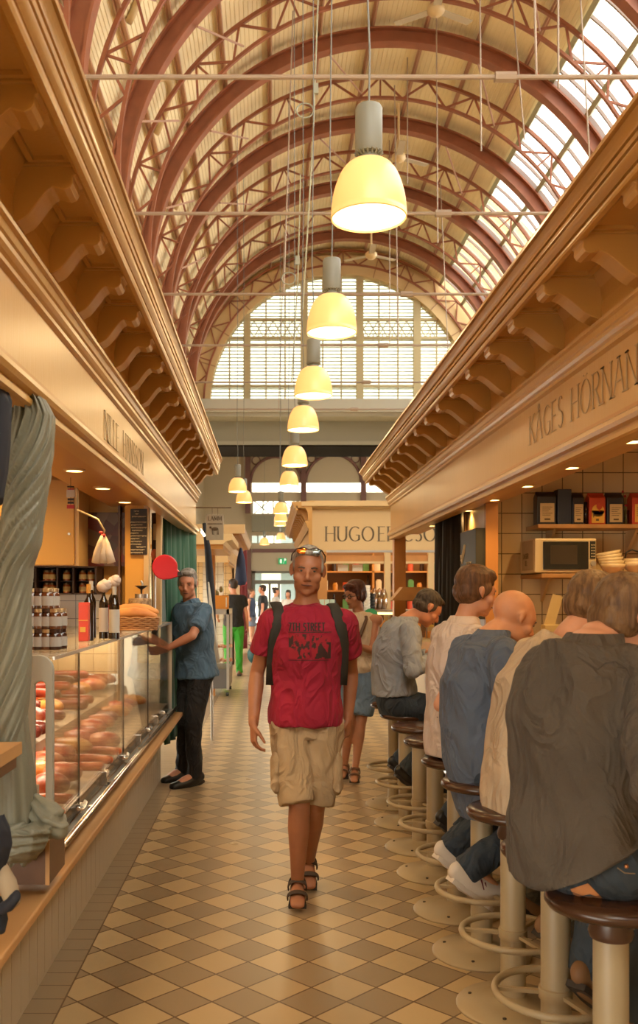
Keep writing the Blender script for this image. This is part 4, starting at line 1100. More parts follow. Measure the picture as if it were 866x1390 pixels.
for lv in range(7):
    z = TZ+.006+.012*lv; f = 1+.02*lv; pts = [(bx+.135*f*math.cos(a), by+.10*f*math.sin(a), z+.003*math.sin(a*12+lv*PI)) for a in [2*PI*q/72 for q in range(73)]]; m.tube(pts, .0065, 6)
for q in range(24): a = 2*PI*q/24; m.bar((bx+.137*math.cos(a), by+.10*math.sin(a), TZ), (bx+.152*math.cos(a), by+.115*math.sin(a), TZ+.085), .006)
m.lathe((bx,by,TZ), [(0,0),(.12,0),(.12,.01),(0,.01)], 20)
m.build('weave', WICK, bk, True)
BREAD = mat('bread_crust', (.62,.27,.07), .55, col2=(.40,.13,.03), vscale=5)
for i, (dy, dz, lb) in enumerate(((-.035, .10, 'long golden loaf at the front of the bread basket'), (.04, .125, 'reddish loaf at the back of the bread basket'))):
    o = MB().tube([(bx-.14, by+dy, TZ+dz-.004), (bx-.07, by+dy, TZ+dz+.006), (bx, by+dy, TZ+dz+.008), (bx+.07, by+dy, TZ+dz+.002), (bx+.125, by+dy, TZ+dz-.012)], [(.028,.028),(.038,.036),(.040,.038),(.037,.034),(.022,.02)], 18, cap='round').build('bread_loaf', BREAD, None, True); tag(o, lb, 'bread', 'loaves in the wicker basket')
wc = root('wicker_cylinder', (-1.0, 6.35, TZ), 'patterned woven drum standing behind the bread basket', 'basket')
x = at(190,0,6.35).x
m = MB().lathe((x,6.35,TZ), [(0,0),(.075,0),(.078,.19),(.07,.2),(0,.2)], 28); m.build('drum', mat('woven_drum', (.42,.27,.13), .6, col2=(.16,.08,.03), vscale=45), wc, auto=50)
sc_ = root('kitchen_scale', (x, 6.35, TZ+.2), 'small dark balance scale with a bowl on the woven drum', 'scale')
MB().lathe((x+.01,6.35,TZ+.2), [(0,0),(.045,0),(.045,.03),(0,.03)], 20).build('base', STEEL, sc_, auto=50)
MB().lathe((x+.01,6.35,TZ+.23), [(0,0),(.006,0),(.008,.03),(.045,.055),(.043,.057),(.0,.035)], 24).build('pan', mat('scale_dark', (.06,.045,.03), .3, .6), sc_, auto=50)
MB().tube([(x+.01,6.35,TZ+.27),(x+.018,6.35,TZ+.30),(x+.01,6.35,TZ+.315)], .008, 8, cap='round').build('finial', STEEL, sc_, True)
# red ticket dispenser, snail shaped
td = root('ticket_dispenser', (at(224,0,6.45).x, 6.45, 1.6), 'round red snail-shaped queue ticket dispenser above the counter end', 'ticket dispenser')
c = at(224, 770, 6.45); R_ = 17*6.45/1264
poly = [(c.x + R_*math.cos(a), c.z + R_*math.sin(a)) for a in [math.radians(q) for q in range(-20, 271, 10)]]
poly = [(c.x + R_*math.cos(math.radians(q)), c.z + R_*math.sin(math.radians(q))) for q in range(12, 271, 10)] + [(at(232,0,6.45).x, at(0,786,6.45).z), (at(244,0,6.45).x, at(0,782,6.45).z), (at(246,0,6.45).x, at(0,778.5,6.45).z), (at(241,0,6.45).x, at(0,773,6.45).z)]
m = MB(); m.prism(poly, 6.42, 6.48); m.build('body', mat('dispenser_red', (.56,.008,.018), .38), td, bevel=.006)
MB().prism([(at(241,0,6.45).x, at(0,782,6.45).z), (at(248,0,6.45).x, at(0,781,6.45).z), (at(246.5,0,6.45).x, at(0,776,6.45).z), (at(242,0,6.45).x, at(0,776,6.45).z)], 6.418, 6.45).build('ticket_slot', BLACKP, td)
MB().tube([(c.x-.08, 6.50, c.z), (c.x-.08, 6.50, 1.35)], .012, 8).tube([(c.x-.08,6.50,c.z),(c.x-.01,6.48,c.z)], .012, 8).build('stand_pole', STEEL, td)
# dark green curtain closing the stall end
curtain('curtain', 'dark green pleated curtain closing the far end of the deli', -.87, 7.55, -.74, 9.15, .35, 2.19, 8, .035, mat('green_curtain', (.012,.095,.05), .7, sheen=.1))

# big grey-green gathered drape at the left edge
DR = mat('drape_grey_green', (.175,.168,.12), .5, var=.06, vscale=3, bump=.15, bscale=90)
def drape():
    Y0 = 2.9; S = Y0/1264
    prof = [(528, 20, 40), (545, 16, 62), (565, 15, 72), (600, 14, 71.5), (640, 12, 67), (700, 6, 58), (740, -1, 53), (770, -4, 43), (800, -5, 40.5), (850, -6, 41), (880, -6, 42), (920, -8, 40), (960, -9, 36), (1000, -10, 31), (1006, -10, 30)]
    m = MB(); n = 190; rings = []
    for i in range(len(prof)-1):
        steps = max(2, int((prof[i+1][0]-prof[i][0])/5))
        for s_ in range(steps):
            t = s_/steps; rings.append([prof[i][q]*(1-t)+prof[i+1][q]*t for q in range(3)])
    rings.append(list(prof[-1])); vs = []
    for (py, xl, xr) in rings:
        z = 1.58 + (805-py)*S; c = (xl+xr)/2; w_ = (xr-xl)/2*S; cx = (c-367)*S
        q = min(1, max(0, (py-560)/160)); tw = (py-528)*.012*(.25 + q)       # fold lines wind round the bundle
        for k in range(n):
            a = 2*PI*k/n; ph = a*1.0 + tw
            f = 1 + ((.16-.07*q)*math.sin(ph*13) + (.12-.05*q)*math.sin(ph*23+1.3) + .05*math.sin(ph*7+2))*(1 - .25*q) + .03*noise.noise(V((math.cos(ph)*2, math.sin(ph)*2, py*.012)))
            d = .10 + .015*math.sin(py*.02)
            edge = 1 - .5*abs(math.cos(a))**8
            vs.append((cx + w_*math.cos(a)*(1+(f-1)*edge*.35), Y0 + d*math.sin(a)*f, z + .004*math.sin(ph*13)))
    k_ = len(rings)
    m.add(vs, [(i*n+j, i*n+(j+1)%n, (i+1)*n+(j+1)%n, (i+1)*n+j) for i in range(k_-1) for j in range(n)] + [tuple(reversed(range(n))), tuple((k_-1)*n+j for j in range(n))])
    return m
dr = root('curtain', (-.75, 2.9, .7), 'large grey-green gathered drape tied in a bundle at the left edge', 'curtain')
o = drape().build('twisted_length', DR, dr, True)
# lower tail below the shelf and the folded bundle
def tail(prof, Y0, seed, nm, amp=.06, folds=9, d=.09):
    S = Y0/1264; n = 80; vs = []; rr = []
    for i in range(len(prof)-1):
        for s_ in range(10):
            t = s_/10; rr.append([prof[i][q]*(1-t)+prof[i+1][q]*t for q in range(3)])
    rr.append(list(prof[-1]))
    for (py, xl, xr) in rr:
        z = 1.58 + (805-py)*S; cx = ((xl+xr)/2-367)*S; w_ = (xr-xl)/2*S
        for k in range(n):
            a = 2*PI*k/n; f = 1 + amp*math.sin(a*folds+seed+py*.006) + amp*.6*math.sin(a*(folds*2-3)+seed*2) + .06*noise.noise(V((math.cos(a)*2+seed, math.sin(a)*2, py*.03)))
            vs.append((cx + w_*math.cos(a)*(1+(f-1)*.4), Y0 + d*math.sin(a)*f, z + .008*math.sin(a*folds*.5+seed)))
    k_ = len(rr); m = MB()
    m.add(vs, [(i*n+j, i*n+(j+1)%n, (i+1)*n+(j+1)%n, (i+1)*n+j) for i in range(k_-1) for j in range(n)] + [tuple(reversed(range(n))), tuple((k_-1)*n+j for j in range(n))])
    return m
tail([(975, 2, 36), (1010, 0, 40), (1050, -4, 46), (1100, -6, 50), (1126, 6, 52)], 2.92, .4, 't').build('hanging_tail', DR, dr, True)
tail([(1118, 14, 58), (1135, 14, 58), (1150, 14, 56), (1164, 12, 50)], 2.94, 1.7, 't', .05, 13).build('folded_bundle', DR, dr, True)
S_ = 2.9/1264
m = MB(); m.tube([at(46,1092,2.92), at(58,1106,2.90), at(70,1120,2.88), at(80,1127,2.87)], [(.03,.035),(.05,.045),(.055,.05),(.03,.03)], 20, cap='round')
for k in range(7):
    a = at(8+2*k, 1116+7.5*k, 2.87-.006*(k%2)); b_ = at(60-2.2*k, 1122+6.5*k, 2.86-.01*(k%2)); m.tube([a, a*.6+b_*.4+V((0,-.03,-.004)), a*.25+b_*.75+V((0,-.03,.002)), b_], [(.05,.009),(.06,.011),(.06,.011),(.045,.010)], 14, side=(0,1,0), cap='round')
o_ = clay_early(m, .004, 1)
for v in o_.vertices: v.co += v.normal*.006*math.sin(v.co.z*190+v.co.x*90+5*noise.noise(v.co*12)) * (1 if v.co.z > .86 else .2)
link('folded_end', o_, DR, dr, True)
wb = root('ledge_box', (-.78, 3.0, .6), 'dark wooden box under the drape at the left counter end', 'box')
MB().box(at(4,0,2.95).x, at(69,0,2.95).x, 2.93, 3.15, at(0,1201,2.93).z, at(0,1140,2.93).z).build('panel', WOODD, wb)
MB().box(at(64,0,2.95).x, at(69.5,0,2.95).x, 2.925, 2.93, at(0,1201,2.93).z, at(0,1140,2.93).z).build('edge_strip', WOOD, wb)
sh = root('side_shelf', (-.95, 2.7, 1.1), 'wooden shelf end at the left edge beside the drape', 'shelf')
zt2 = 1.58-(1007-805)*2.78/1264
MB().prism([(-1.4, 2.2), (at(30,0,2.78).x, 2.2), (at(30,0,2.78).x, 2.78), (-1.4, 2.78)], zt2-.035, zt2, 'z').build('board', WOOD, sh)
MB().prism([(-1.4, 2.25), (at(26,0,2.78).x, 2.25), (at(26,0,2.78).x, 2.75), (-1.4, 2.75)], zt2-.07, zt2-.035, 'z').build('lower_board', WOODD, sh)
MB().box(-1.3, at(14,0,3.25).x, 3.22, 3.26, .66, 2.18).build('side_panel', OW, deli)
# garments hanging at the left edge
NV = mat('navy_wool', (.012,.014,.022), .8)
g1 = root('hanging_jacket', (-.8, 2.6, 1.9), 'dark navy jacket hanging at the left edge above the shelf', 'jacket')
tail([(528, -14, 8), (545, -16, 14.5), (600, -16, 12), (640, -14, 8), (680, -14, 0)], 2.62, .9, 'g', .05, 5, .06).build('jacket_front', NV, g1, True)
m = MB()
for py in (593,): m.tube([at(4.5,py,2.60) + V((0,-.055,0)), at(4.5,py,2.60)+V((0,-.07,0))], .006, 12)
m.build('button', mat('brass_button', (.5,.3,.1), .3, .8), g1)
g2 = root('hanging_garment', (-.75, 2.5, .7), 'dark garment with beige and navy cuffs at the lower left corner', 'clothing')
tail([(1112, -20, 4), (1128, -20, 12), (1150, -20, 15), (1170, -18, 10), (1185, -18, 4)], 2.5, .3, 'g', .05, 5, .05).build('navy_sleeve', NV, g2, True)
m = MB(); m.tube([at(2,1180,2.5), at(10,1200,2.48), at(17,1222,2.46)], [(.02,.02),(.026,.024),(.022,.02)], 14, cap='round'); m.build('beige_sleeve', mat('beige_knit', (.32,.24,.15), .8), g2, True)
m = MB(); m.tube([at(4,1232,2.46), at(13,1227,2.45), at(22,1217,2.44)], [(.012,.02),(.016,.022),(.012,.02)], 14, cap='round'); m.build('dark_cuff', NV, g2, True)
m = MB(); m.tube([at(-3,1226,2.5), at(0,1250,2.49), at(1,1262,2.48)], [(.02,.02),(.022,.02),(.012,.02)], 12, cap='round'); m.build('dark_sleeve', NV, g2, True)

# LAMM sign on its rod
ls = root('hanging_sign', (-.55, 9.3, 2.4), 'grey hanging LAMM sign with a lamb silhouette', 'sign')
Yl = 9.3; SG = mat('sign_grey_board', (.38,.31,.22), .6); SB = mat('sign_brown_print', (.10,.06,.025), .6)
MB().tube([at(264,689,Yl), at(314,689,Yl)], .007, 8).tube([at(288,689,Yl), at(288,699,Yl)], .003, 6).tube([at(295.5,689,Yl), at(295.5,699,Yl)], .003, 6).build('rod', mat('rod_brown', (.15,.09,.04), .4), ls)
a = at(280,733,Yl); b_ = at(303.5,698.5,Yl)
MB().box(a.x, b_.x, Yl-.008, Yl+.008, a.z, b_.z).build('board', SG, ls)
txt, wdt = text_mb('LAMM', (0,0,0), (1,0,0), (0,0,1), .040, .2, .08, gap=.14)
txt, wdt2 = text_mb('LAMM', ((a.x+b_.x)/2-wdt/2, Yl-.009, at(0,706.5,Yl).z), (1,0,0), (0,0,1), .040, .2, .08, gap=.14)
txt.box(a.x+.012, b_.x-.012, Yl-.011, Yl-.008, at(0,711.8,Yl).z, at(0,710.6,Yl).z); txt.build('lettering', SB, ls)
X = lambda q: at(q,0,Yl).x; Z = lambda q: at(0,q,Yl).z
m = MB(); yy = Yl-.010
m.ell((X(292),yy,Z(718)), (.034,.003,.019)); m.ell((X(285.8),yy,Z(716)), (.012,.003,.011)); m.bar((X(286.5),yy,Z(717)), (X(289),yy,Z(719)), .018, .004)
for q in (288.6, 290.2, 295, 296.4): m.bar((X(q),yy,Z(719)), (X(q),yy,Z(726)), .007, .004)
m.build('lamb_silhouette', SB, ls)
# small spotlight at the stall corner
sp = root('spot_lamp', (-.73, 9.25, 2.1), 'small bright spot lamp at the corner of the deli stall', 'spot lamp')
c = at(276, 725, 9.3); MB().tube([c+V((-.02,0,.03)), c+V((.015,0,-.02))], .012, 10).build('bulb', mat('spot_bulb', (1,.9,.7), .4, emit=(1,.85,.5), estr=9), sp, True)
MB().tube([c+V((-.035,0,.05)), c+V((-.02,0,.03))], .016, 10).build('holder', STEEL, sp)
# ================================================================== FAR STALLS
# the cheese stall facing the cross aisle
hg = root('market_stall', (1.9, 13.3, 0), 'cream stall lettered HUGO ERICSON across the cross aisle', 'market stall')
HY = 13.3
hx0 = .54; hx1 = 4.6
def hp(px, py): return at(px, py, HY)
MB().box(hx0, hx1, HY, HY+.06, 2.19, 2.80).build('frieze', PAINT2, hg)
m = MB(); m.prism([(HY-.02, 2.78), (HY-.06, 2.80), (HY-.16, 2.81), (HY-.16, 2.87), (HY+.06, 2.875), (HY+.06, 2.78)], hx0-.10, hx1, 'x'); m.build('cornice', PAINT2, hg)
MB().box(hx0, hx1, HY-.015, HY+.06, 2.17, 2.20).build('lower_moulding', PAINT2, hg)
wh = (735-715.5)*HY/1264
for wd_, px in (('HUGO', 442), ('ERICSON', 513.5)):
    txt, wdt = text_mb(wd_, (hp(px, 0).x, HY-.004, hp(0,734.5).z), (1,0,0), (0,0,1), wh, .13, .045, gap=.17, xs=.92)
    txt.build('lettering', mat('grey_lettering_dark', (.14, .10, .055), .5), hg)
MB().box(hx0, hx1, HY+.0, 17, 2.87, 2.9).box(hx0, hx1, 16.9, 17, 0, 2.9).build('top_and_back', PAINT2, hg)
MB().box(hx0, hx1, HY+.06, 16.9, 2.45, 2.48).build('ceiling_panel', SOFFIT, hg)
m = MB(); m.box(hp(430.5,0).x, hp(444,0).x, HY, HY+.12, 0, 2.18); m.box(hp(444,0).x, 4.6, HY+.02, HY+.12, hp(0,765).z, 2.12); m.build('orange_frame', ORANGEW, hg)
m = MB(); m.box(hp(428,0).x, hp(430.5,0).x, HY-.02, HY+.12, 0, 2.18); m.box(hp(441,0).x, 4.6, HY-.01, HY+.05, hp(0,765).z, hp(0,762).z); m.box(hp(581,0).x, hp(589,0).x, HY-.02, HY+.08, 0, 2.18); m.box(hp(522,0).x, hp(530,0).x, HY-.02, HY+.08, 0, 2.18); m.build('pale_frame', PAINT2, hg)
MB().box(hp(443,0).x, 4.6, HY-.03, HY-.01, hp(0,750).z, hp(0,747).z).build('shutter_rail', STEEL, hg)
# its side, running away along the aisle, with the projecting cornice
stall_front(hg, 1, .54, 2.19, 2.5, .30, 2.87, .36, 2.75, .38, HY-.14, 19.5, [13.4+.45*k for k in range(14)], top_back=1.0, brackets=True)
MB().box(.56, .62, HY+.1, 19.5, 0, 2.2).build('side_wall', PAINT2, hg)
# interior shelving and counter goods
hc = root('display_case', (2, 12.9, 0), 'glass cheese display case with lit interior under the HUGO ERICSON sign', 'display case')
MB().box(.62, 3.6, 12.75, 13.2, 0, .95).build('case_base', mat('case_beige', (.55,.38,.18), .5), hc)
MB().box(.62, 3.6, 12.72, 12.73, .95, 1.32).build('front_glass', GLASS, hc)
MB().box(.62, 3.6, 12.7, 13.2, 1.32, 1.35).build('top_ledge', STEEL, hc)
MB().box(hp(506,0).x, 3.4, 12.74, 12.78, 1.285, 1.315).build('light_strip', mat('case_strip', (1,.8,.4), .4, emit=(1,.7,.25), estr=5), hc)
m = MB()
for k in range(22): m.box(.7+k*.13, .715+k*.13, 12.73, 12.745, .97, 1.27)
m.build('glass_divider', STEEL, hc)
MB().tube([(hp(497,0).x, 12.7, 1.27), (hp(497,0).x, 12.69, 1.27)], .10, 24).build('green_disc', mat('green_disc', (.03,.22,.08), .5), hc)
random.seed(5)
CH = [mat('cheese_yellow', (.75,.45,.08), .5), mat('cheese_cream', (.8,.62,.3), .5), mat('cheese_orange', (.75,.28,.05), .5)]
c0 = {}
pos_names = ['far left', 'left', 'centre left', 'centre', 'centre right', 'right', 'far right']
for tier, z in ((0, .96), (1, 1.11)):
    for k in range(10):
        x = 1.35+.17*k; i = (k*7+tier) % 3
        if i not in c0:
            m = MB(); m.prism([(-.06,-.05),(.06,-.05),(.03,.06),(-.05,.05)], 0, .09, 'z'); o = c0[i] = m.build('cheese_wedge', CH[i], None, bevel=.004)
        else: o = c0[i].copy(); COL.objects.link(o)
        o.location = (x, 12.95, z); o.rotation_euler = (0,0,random.uniform(0,3))
        tag(o, '%s cheese wedge in the lit case, %s tier, %s from its left end' % (('yellow','cream','orange')[i], ('lower','upper')[tier], ordn[k]), 'cheese', 'cheese wedges in the lit case')
bs = root('back_shelving', (2, 15, 0), 'wooden shelving with goods inside the cheese stall', 'shelving')
m = MB()
for z in (1.3, 1.6, 1.9): m.box(.7, 4.4, 14.6, 14.95, z, z+.025)
for x in (.72, 1.6, 2.5, 3.4, 4.3): m.box(x, x+.03, 14.6, 14.95, .3, 2.2)
m.build('boards', WOOD, bs); MB().box(.65, 4.5, 14.95, 15, 0, 2.45).build('back_panel', mat('brown_back_panel', (.22,.11,.045), .5), bs)
goods = [('bottle', mat('g_dark', (.03,.02,.02), .2)), ('tin', mat('g_red', (.5,.08,.04), .4)), ('packet', mat('g_white', (.7,.66,.55), .5)), ('jar', mat('g_amber', (.6,.3,.06), .3)), ('packet', mat('g_green', (.08,.25,.1), .5))]
g0 = {}
for ti, z in enumerate((1.325, 1.625, 1.925)):
    for k in range(18):
        i = random.randrange(5); x = .85+.17*k+random.uniform(-.02,.02); nm, mt = goods[i]
        if i not in g0:
            m = MB()
            if nm == 'bottle': m.lathe((0,0,0), [(0,0),(.035,0),(.035,.14),(.013,.18),(.013,.235),(0,.235)], 14)
            elif nm == 'packet': m.box(-.045,.045,-.03,.03,0,.15); m.box(-.03,.03,-.01,.01,.15,.17)
            elif nm == 'tin': m.lathe((0,0,0), [(0,0),(.045,0),(.045,.12),(.04,.125),(0,.125)], 16)
            else: m.lathe((0,0,0), [(0,0),(.04,0),(.042,.09),(.03,.1),(.032,.12),(0,.12)], 16)
            o = g0[i] = m.build(nm, mt, None)
        else: o = g0[i].copy(); COL.objects.link(o)
        o.location = (x, 14.75, z)
        tag(o, '%s %s on the %s cheese stall shelf, %s from its left end' % (('dark','red','white','amber','green')[i], nm, ('lowest','middle','top')[ti], (ordn+['nineteenth','twentieth'])[k]), nm, 'goods on the cheese stall shelves')
for i, (px, lb) in enumerate(((466.5, 'left white paper notice hanging in the cheese stall opening'), (486.5, 'right white paper notice hanging in the cheese stall opening'))):
    o = MB().box(hp(px-7,0).x, hp(px+7,0).x, HY+.13, HY+.135, hp(0,775).z, hp(0,766).z).build('paper_notice', mat('paper_white', (.75,.66,.5), .6)); tag(o, lb, 'notice', 'paper notices in the cheese stall')
# things standing on the case
CP = mat('cup_white', (.72,.66,.55), .3)
for k, (px, lb) in enumerate(((492, 'left stack of black cups on the cheese case'), (504, 'right black cup stack on the cheese case'))):
    x = at(px, 0, 12.9).x; m = MB()
    for j in range(5): m.lathe((x,12.9,1.352+.045*j), [(0,0),(.045,0),(.055,.04),(.05,.044),(0,.044)], 16)
    o = m.build('cup_stack', BLACKP, None); tag(o, lb, 'cups', 'black cup stacks on the cheese case')
x = at(498,0,12.85).x; m = MB()
for j in range(8): m.lathe((x,12.85,1.352+.042*j), [(0,0),(.04,0),(.048,.036),(.044,.04),(0,.04)], 16)
o = m.build('cup_stack', CP, None); tag(o, 'tall stack of white cups between the black cup stacks', 'cups')
for k, (px, s_) in enumerate(((437, 'left'), (444, 'middle'), (451, 'right'))):
    o = MB().box(at(px-3,0,12.9).x, at(px+3,0,12.9).x, 12.88, 12.95, 1.352, 1.352+.14).build('tea_box', mat('tea_box_mint', (.45,.55,.45), .5), None); tag(o, 'mint green tea box on the case, %s of three beside the walker' % s_, 'box', 'mint tea boxes on the cheese case')
gb = root('glass_jars', (at(512,0,13.0).x, 13.0, 1.35), 'row of shiny glass apothecary jars behind the case', 'jars')
for k, (px, s_) in enumerate(((508, 'left'), (515, 'middle'), (521, 'right'))):
    x = at(px,0,13.05).x
    j = root('apothecary_jar', (x, 13.05, 1.352), 'tall shiny glass jar with gold contents, %s of three on the case' % s_, 'jar', 'apothecary jars on the cheese case')
    MB().lathe((x,13.05,1.352), [(0,0),(.035,0),(.05,.08),(.05,.2),(.03,.26),(.01,.3),(0,.3)], 16).build('glass_body', glass_mat('jar_glass', (.9,.8,.6), .2), j, True)
    MB().lathe((x,13.05,1.355), [(0,0),(.03,0),(.044,.08),(.044,.15),(0,.16)], 16).build('contents', mat('g_amber', (.6,.3,.06), .3), j, True)
bpy.data.objects.remove(gb)
# wooden tray by the bar's end post
o = MB().prism([(at(531,815,9.4).x, at(0,815,9.4).z), (at(560,815,9.4).x, at(0,815,9.4).z), (at(578,797,9.4).x, at(0,797,9.4).z), (at(546,797,9.4).x, at(0,797,9.4).z)], 9.35, 9.6).build('wooden_tray', WOOD, None); tag(o, 'slanted wooden tray on the bar end beside the orange post', 'tray')
MB().box(hx0+.3, hx0+.4, HY, HY+.1, 0, .1)
for x, y in ((1.2, 13.9), (2.2, 13.9), (3.2, 13.9)):
    lamp('POINT', 'stall_light', (x, y, 2.35), 26, WARM, .08, parent=None)

# left second stall further down the aisle
l2 = root('market_stall', (-1.2, 16, 0), 'distant cream stall with stepped cornice behind the LAMM sign', 'market stall')
stall_front(l2, -1, .80, 2.16, 2.45, .50, 2.86, .56, 2.72, .58, 17.6, 24.5, [17.9+.45*k for k in range(14)], top_back=2.2)
MB().box(-3.0, -.48, 17.45, 17.62, 2.70, 2.87).box(-3.0, -.80, 17.55, 17.62, 2.16, 2.7).build('front_frieze', PAINT2, l2)
MB().box(-3.0, -.8, 21, 21.1, 0, 2.8).build('inner_wall', TILEW, l2)
MB().box(-1.35, -.95, 18.6, 19, 0, 2.75).build('tiled_pillar', tile_mat('pillar_tiles', (.68,.62,.5), (.35,.28,.2), .15, .15, w=.03), l2)
MB().box(-.86, -.80, 20.5, 20.56, 0, 2.2).box(-.84,-.80,20.5,24.4,.0,2.2).build('side_panel', mat('tan_panel', (.55,.35,.17), .5), l2)
l1 = root('market_stall', (-1.2, 11, 0), 'low stall roof edge with warm soffit just under the LAMM sign', 'market stall')
m = MB(); m.prism([(-3, 2.22), (-.62, 2.22), (-.58, 2.26), (-.5, 2.28), (-.5, 2.36), (-3, 2.36)], 12.2, 14.6); m.build('canopy_board', PAINT2, l1)
MB().box(-3, -.62, 12.25, 14.5, 2.16, 2.22).build('soffit', SOFFIT, l1); MB().box(-3, -2.9, 12.2, 14.6, 0, 2.2).build('rear_wall', PAINT2, l1)
MB().box(-.95, -.85, 14.3, 14.4, 0, 2.2).build('canopy_post', ORANGEW, l1)
curtain('curtain', 'dark red curtain at the end of the distant left stall', -.84, 24.6, -.62, 24.9, .1, 2.75, 5, .03, mat('dark_red_cloth', (.16,.012,.014), .7))
o = MB().lathe((at(327,0,20).x, 20.0, at(0,795,20).z), [(.0,.0),(.10,.02),(.13,.12),(.09,.55),(.03,.8),(0,.82)], 14).build('folded_parasol', mat('blue_cloth', (.008,.018,.06), .7), None, True); tag(o, 'folded dark blue parasol beside the distant stall', 'parasol')
o = MB().ell(at(329,791,20.5), (.10,.08,.07)).build('red_lantern', mat('red_lantern', (.5,.02,.03), .5), None, True); tag(o, 'small red ball ornament beyond the green trousered man', 'ornament')
MB_ = root('parasol', (-.78, 9.9, 0), 'closed dark parasol with pale stripe beyond the green curtain', 'parasol')
MB().tube([at(277,710,10), at(282,745,10), at(286,800,10), at(290,860,10)], [.02,.035,.045,.03], 12).build('folded_cloth', NV, MB_, True)
MB().tube([at(283,790,9.95), at(287,830,9.95), at(295,900,9.95)], [.008,.02,.03], 8).build('pale_edge', mat('pale_card', (.55,.5,.42), .6), MB_, True)
MB().tube([at(286,800,10), V((at(288,0,10).x, 10, 0))], .015, 8).build('pole', STEEL, MB_)
# distant display trolley with an orange box
c2 = root('display_case', (-1.1, 15, 0), 'distant steel and glass display case left of the green trousers', 'display case')
YD = 14.2; xa, xb = at(272,0,YD).x, at(311,0,YD).x
zt3 = at(0,827,YD).z
m = MB(); m.box(xa, xb, YD, YD+1.2, zt3-.08, zt3)
for x in (xb-.04, xa): m.box(x, x+.04, YD, YD+.04, .1, zt3)
m.box(xb-.04, xb, YD+1.16, YD+1.2, .1, zt3); m.build('frame', STEEL, c2)
MB().box(xa, xb, YD+.02, YD+1.2, .12, .42).build('base', mat('case_dark_base', (.12,.11,.10), .5), c2)
MB().box(xa+.03, xb-.03, YD+.01, YD+.015, .42, zt3-.08).build('front_glass', GLASS, c2)
m = MB(); random.seed(9)
for sh_ in (.5, .72):
    for k in range(9):
        m.ell((xa+.08+k*.045, YD+.25+.1*(k%3), sh_+.03), (.035,.05,.03), nu=8, nv=6)
m.build('wrapped_food', mat('food_orange', (.7,.2,.06), .4, col2=(.8,.6,.45), vscale=12), c2, True)
for k in range(4): a = k; MB().tube([(xa+.05+(xb-xa-.1)*(k%2), YD+.1+(k//2)*1.0, .03), (xa+.09+(xb-xa-.1)*(k%2), YD+.1+(k//2)*1.0, .03)], .03, 10).build('castor', BLACKP, c2)
ob = root('carton', (at(292,0,YD).x, YD+.2, zt3), 'orange cardboard carton on the distant display case', 'box')
MB().box(at(283,0,YD).x, at(309,0,YD).x, YD+.1, YD+.45, zt3, zt3+.21).build('carton_body', mat('orange_carton', (.72,.27,.02), .5), ob, bevel=.004)
MB().box(at(306,0,YD).x, at(307.5,0,YD).x, YD+.096, YD+.1, zt3+.03, zt3+.18).build('side_print', CP, ob)
o = MB().ell(at(293,806,YD+.4), (.05,.05,.06)).ell(at(300,800,YD+.4), (.03,.03,.05)).build('plant_pot', mat('mixed_brown', (.2,.1,.05), .7, col2=(.25,.3,.1), vscale=30), None, True); tag(o, 'brown potted plant behind the orange carton', 'plant')

# ---- food on the bar
def plate(x, y, label, g=None):
    r = root('plate', (x, y, 1.09), label, 'plate', g)
    MB().lathe((x,y,1.091), [(0,0),(.06,0),(.075,.006),(.125,.018),(.124,.022),(.07,.011),(0,.008)], 28).build('dish', CP, r, True)
    m = MB(); m.ell((x-.01,y,1.112), (.06,.045,.018)); m.ell((x+.03,y+.02,1.116), (.04,.03,.02))
    m.build('food', BREAD, r, True)
plate(1.27, 6.36, 'white plate with bread before the man in the pale blue shirt')
plate(1.30, 4.62, 'white plate before the man in the white polo')
plate(1.30, 4.02, 'white plate before the bald man')
plate(1.34, 2.62, 'white plate before the man in the grey-brown shirt')
for x, y, h, lb in ((1.40, 6.55, .15, 'clear glass beside the black curtain'), (1.44, 4.3, .13, 'clear glass on the bar past the bald man'), (1.45, 3.3, .13, 'clear glass on the bar before the beige t-shirt diner')):
    o = MB().lathe((x,y,1.091), [(0,0),(.03,0),(.036,h),(.033,h),(.027,.008),(0,.008)], 20).build('drinking_glass', glass_mat('tumbler_glass', (.92,.93,.93), .15), None, True); tag(o, lb, 'glass', None)
# ================================================================== PEOPLE
def clay(mb, voxel, smooth=4, folds=None, dec=None):
    me = mb.mesh(); o = bpy.data.objects.new('tmp', me); COL.objects.link(o)
    r = o.modifiers.new('r', 'REMESH'); r.mode = 'VOXEL'; r.voxel_size = voxel; r.use_smooth_shade = True
    if smooth:
        s = o.modifiers.new('s', 'SMOOTH'); s.factor = .5; s.iterations = smooth
    dg = bpy.context.evaluated_depsgraph_get(); out = bpy.data.meshes.new_from_object(o.evaluated_get(dg))
    bpy.data.objects.remove(o); bpy.data.meshes.remove(me)
    if folds:
        amp, sc, seed = folds[:3]; st = folds[3] if len(folds) > 3 else V((1, 1, .45))
        off = V((seed*3.1, seed*1.7, seed*.9)); co_ = [v.co.copy() for v in out.vertices]; nr = [v.normal.copy() for v in out.vertices]
        for i, v in enumerate(out.vertices):
            p = co_[i]; q = V((p.x*st.x + p.z*.35, p.y*st.y - p.z*.25, p.z*st.z))*sc + off
            n1 = noise.noise(q); n2 = noise.noise(q*2.3 + V((5, 1, 2)))
            d = (1-abs(n1)*3.0) * .9 + n2*.8
            v.co = p + nr[i]*(amp*d)
    return out

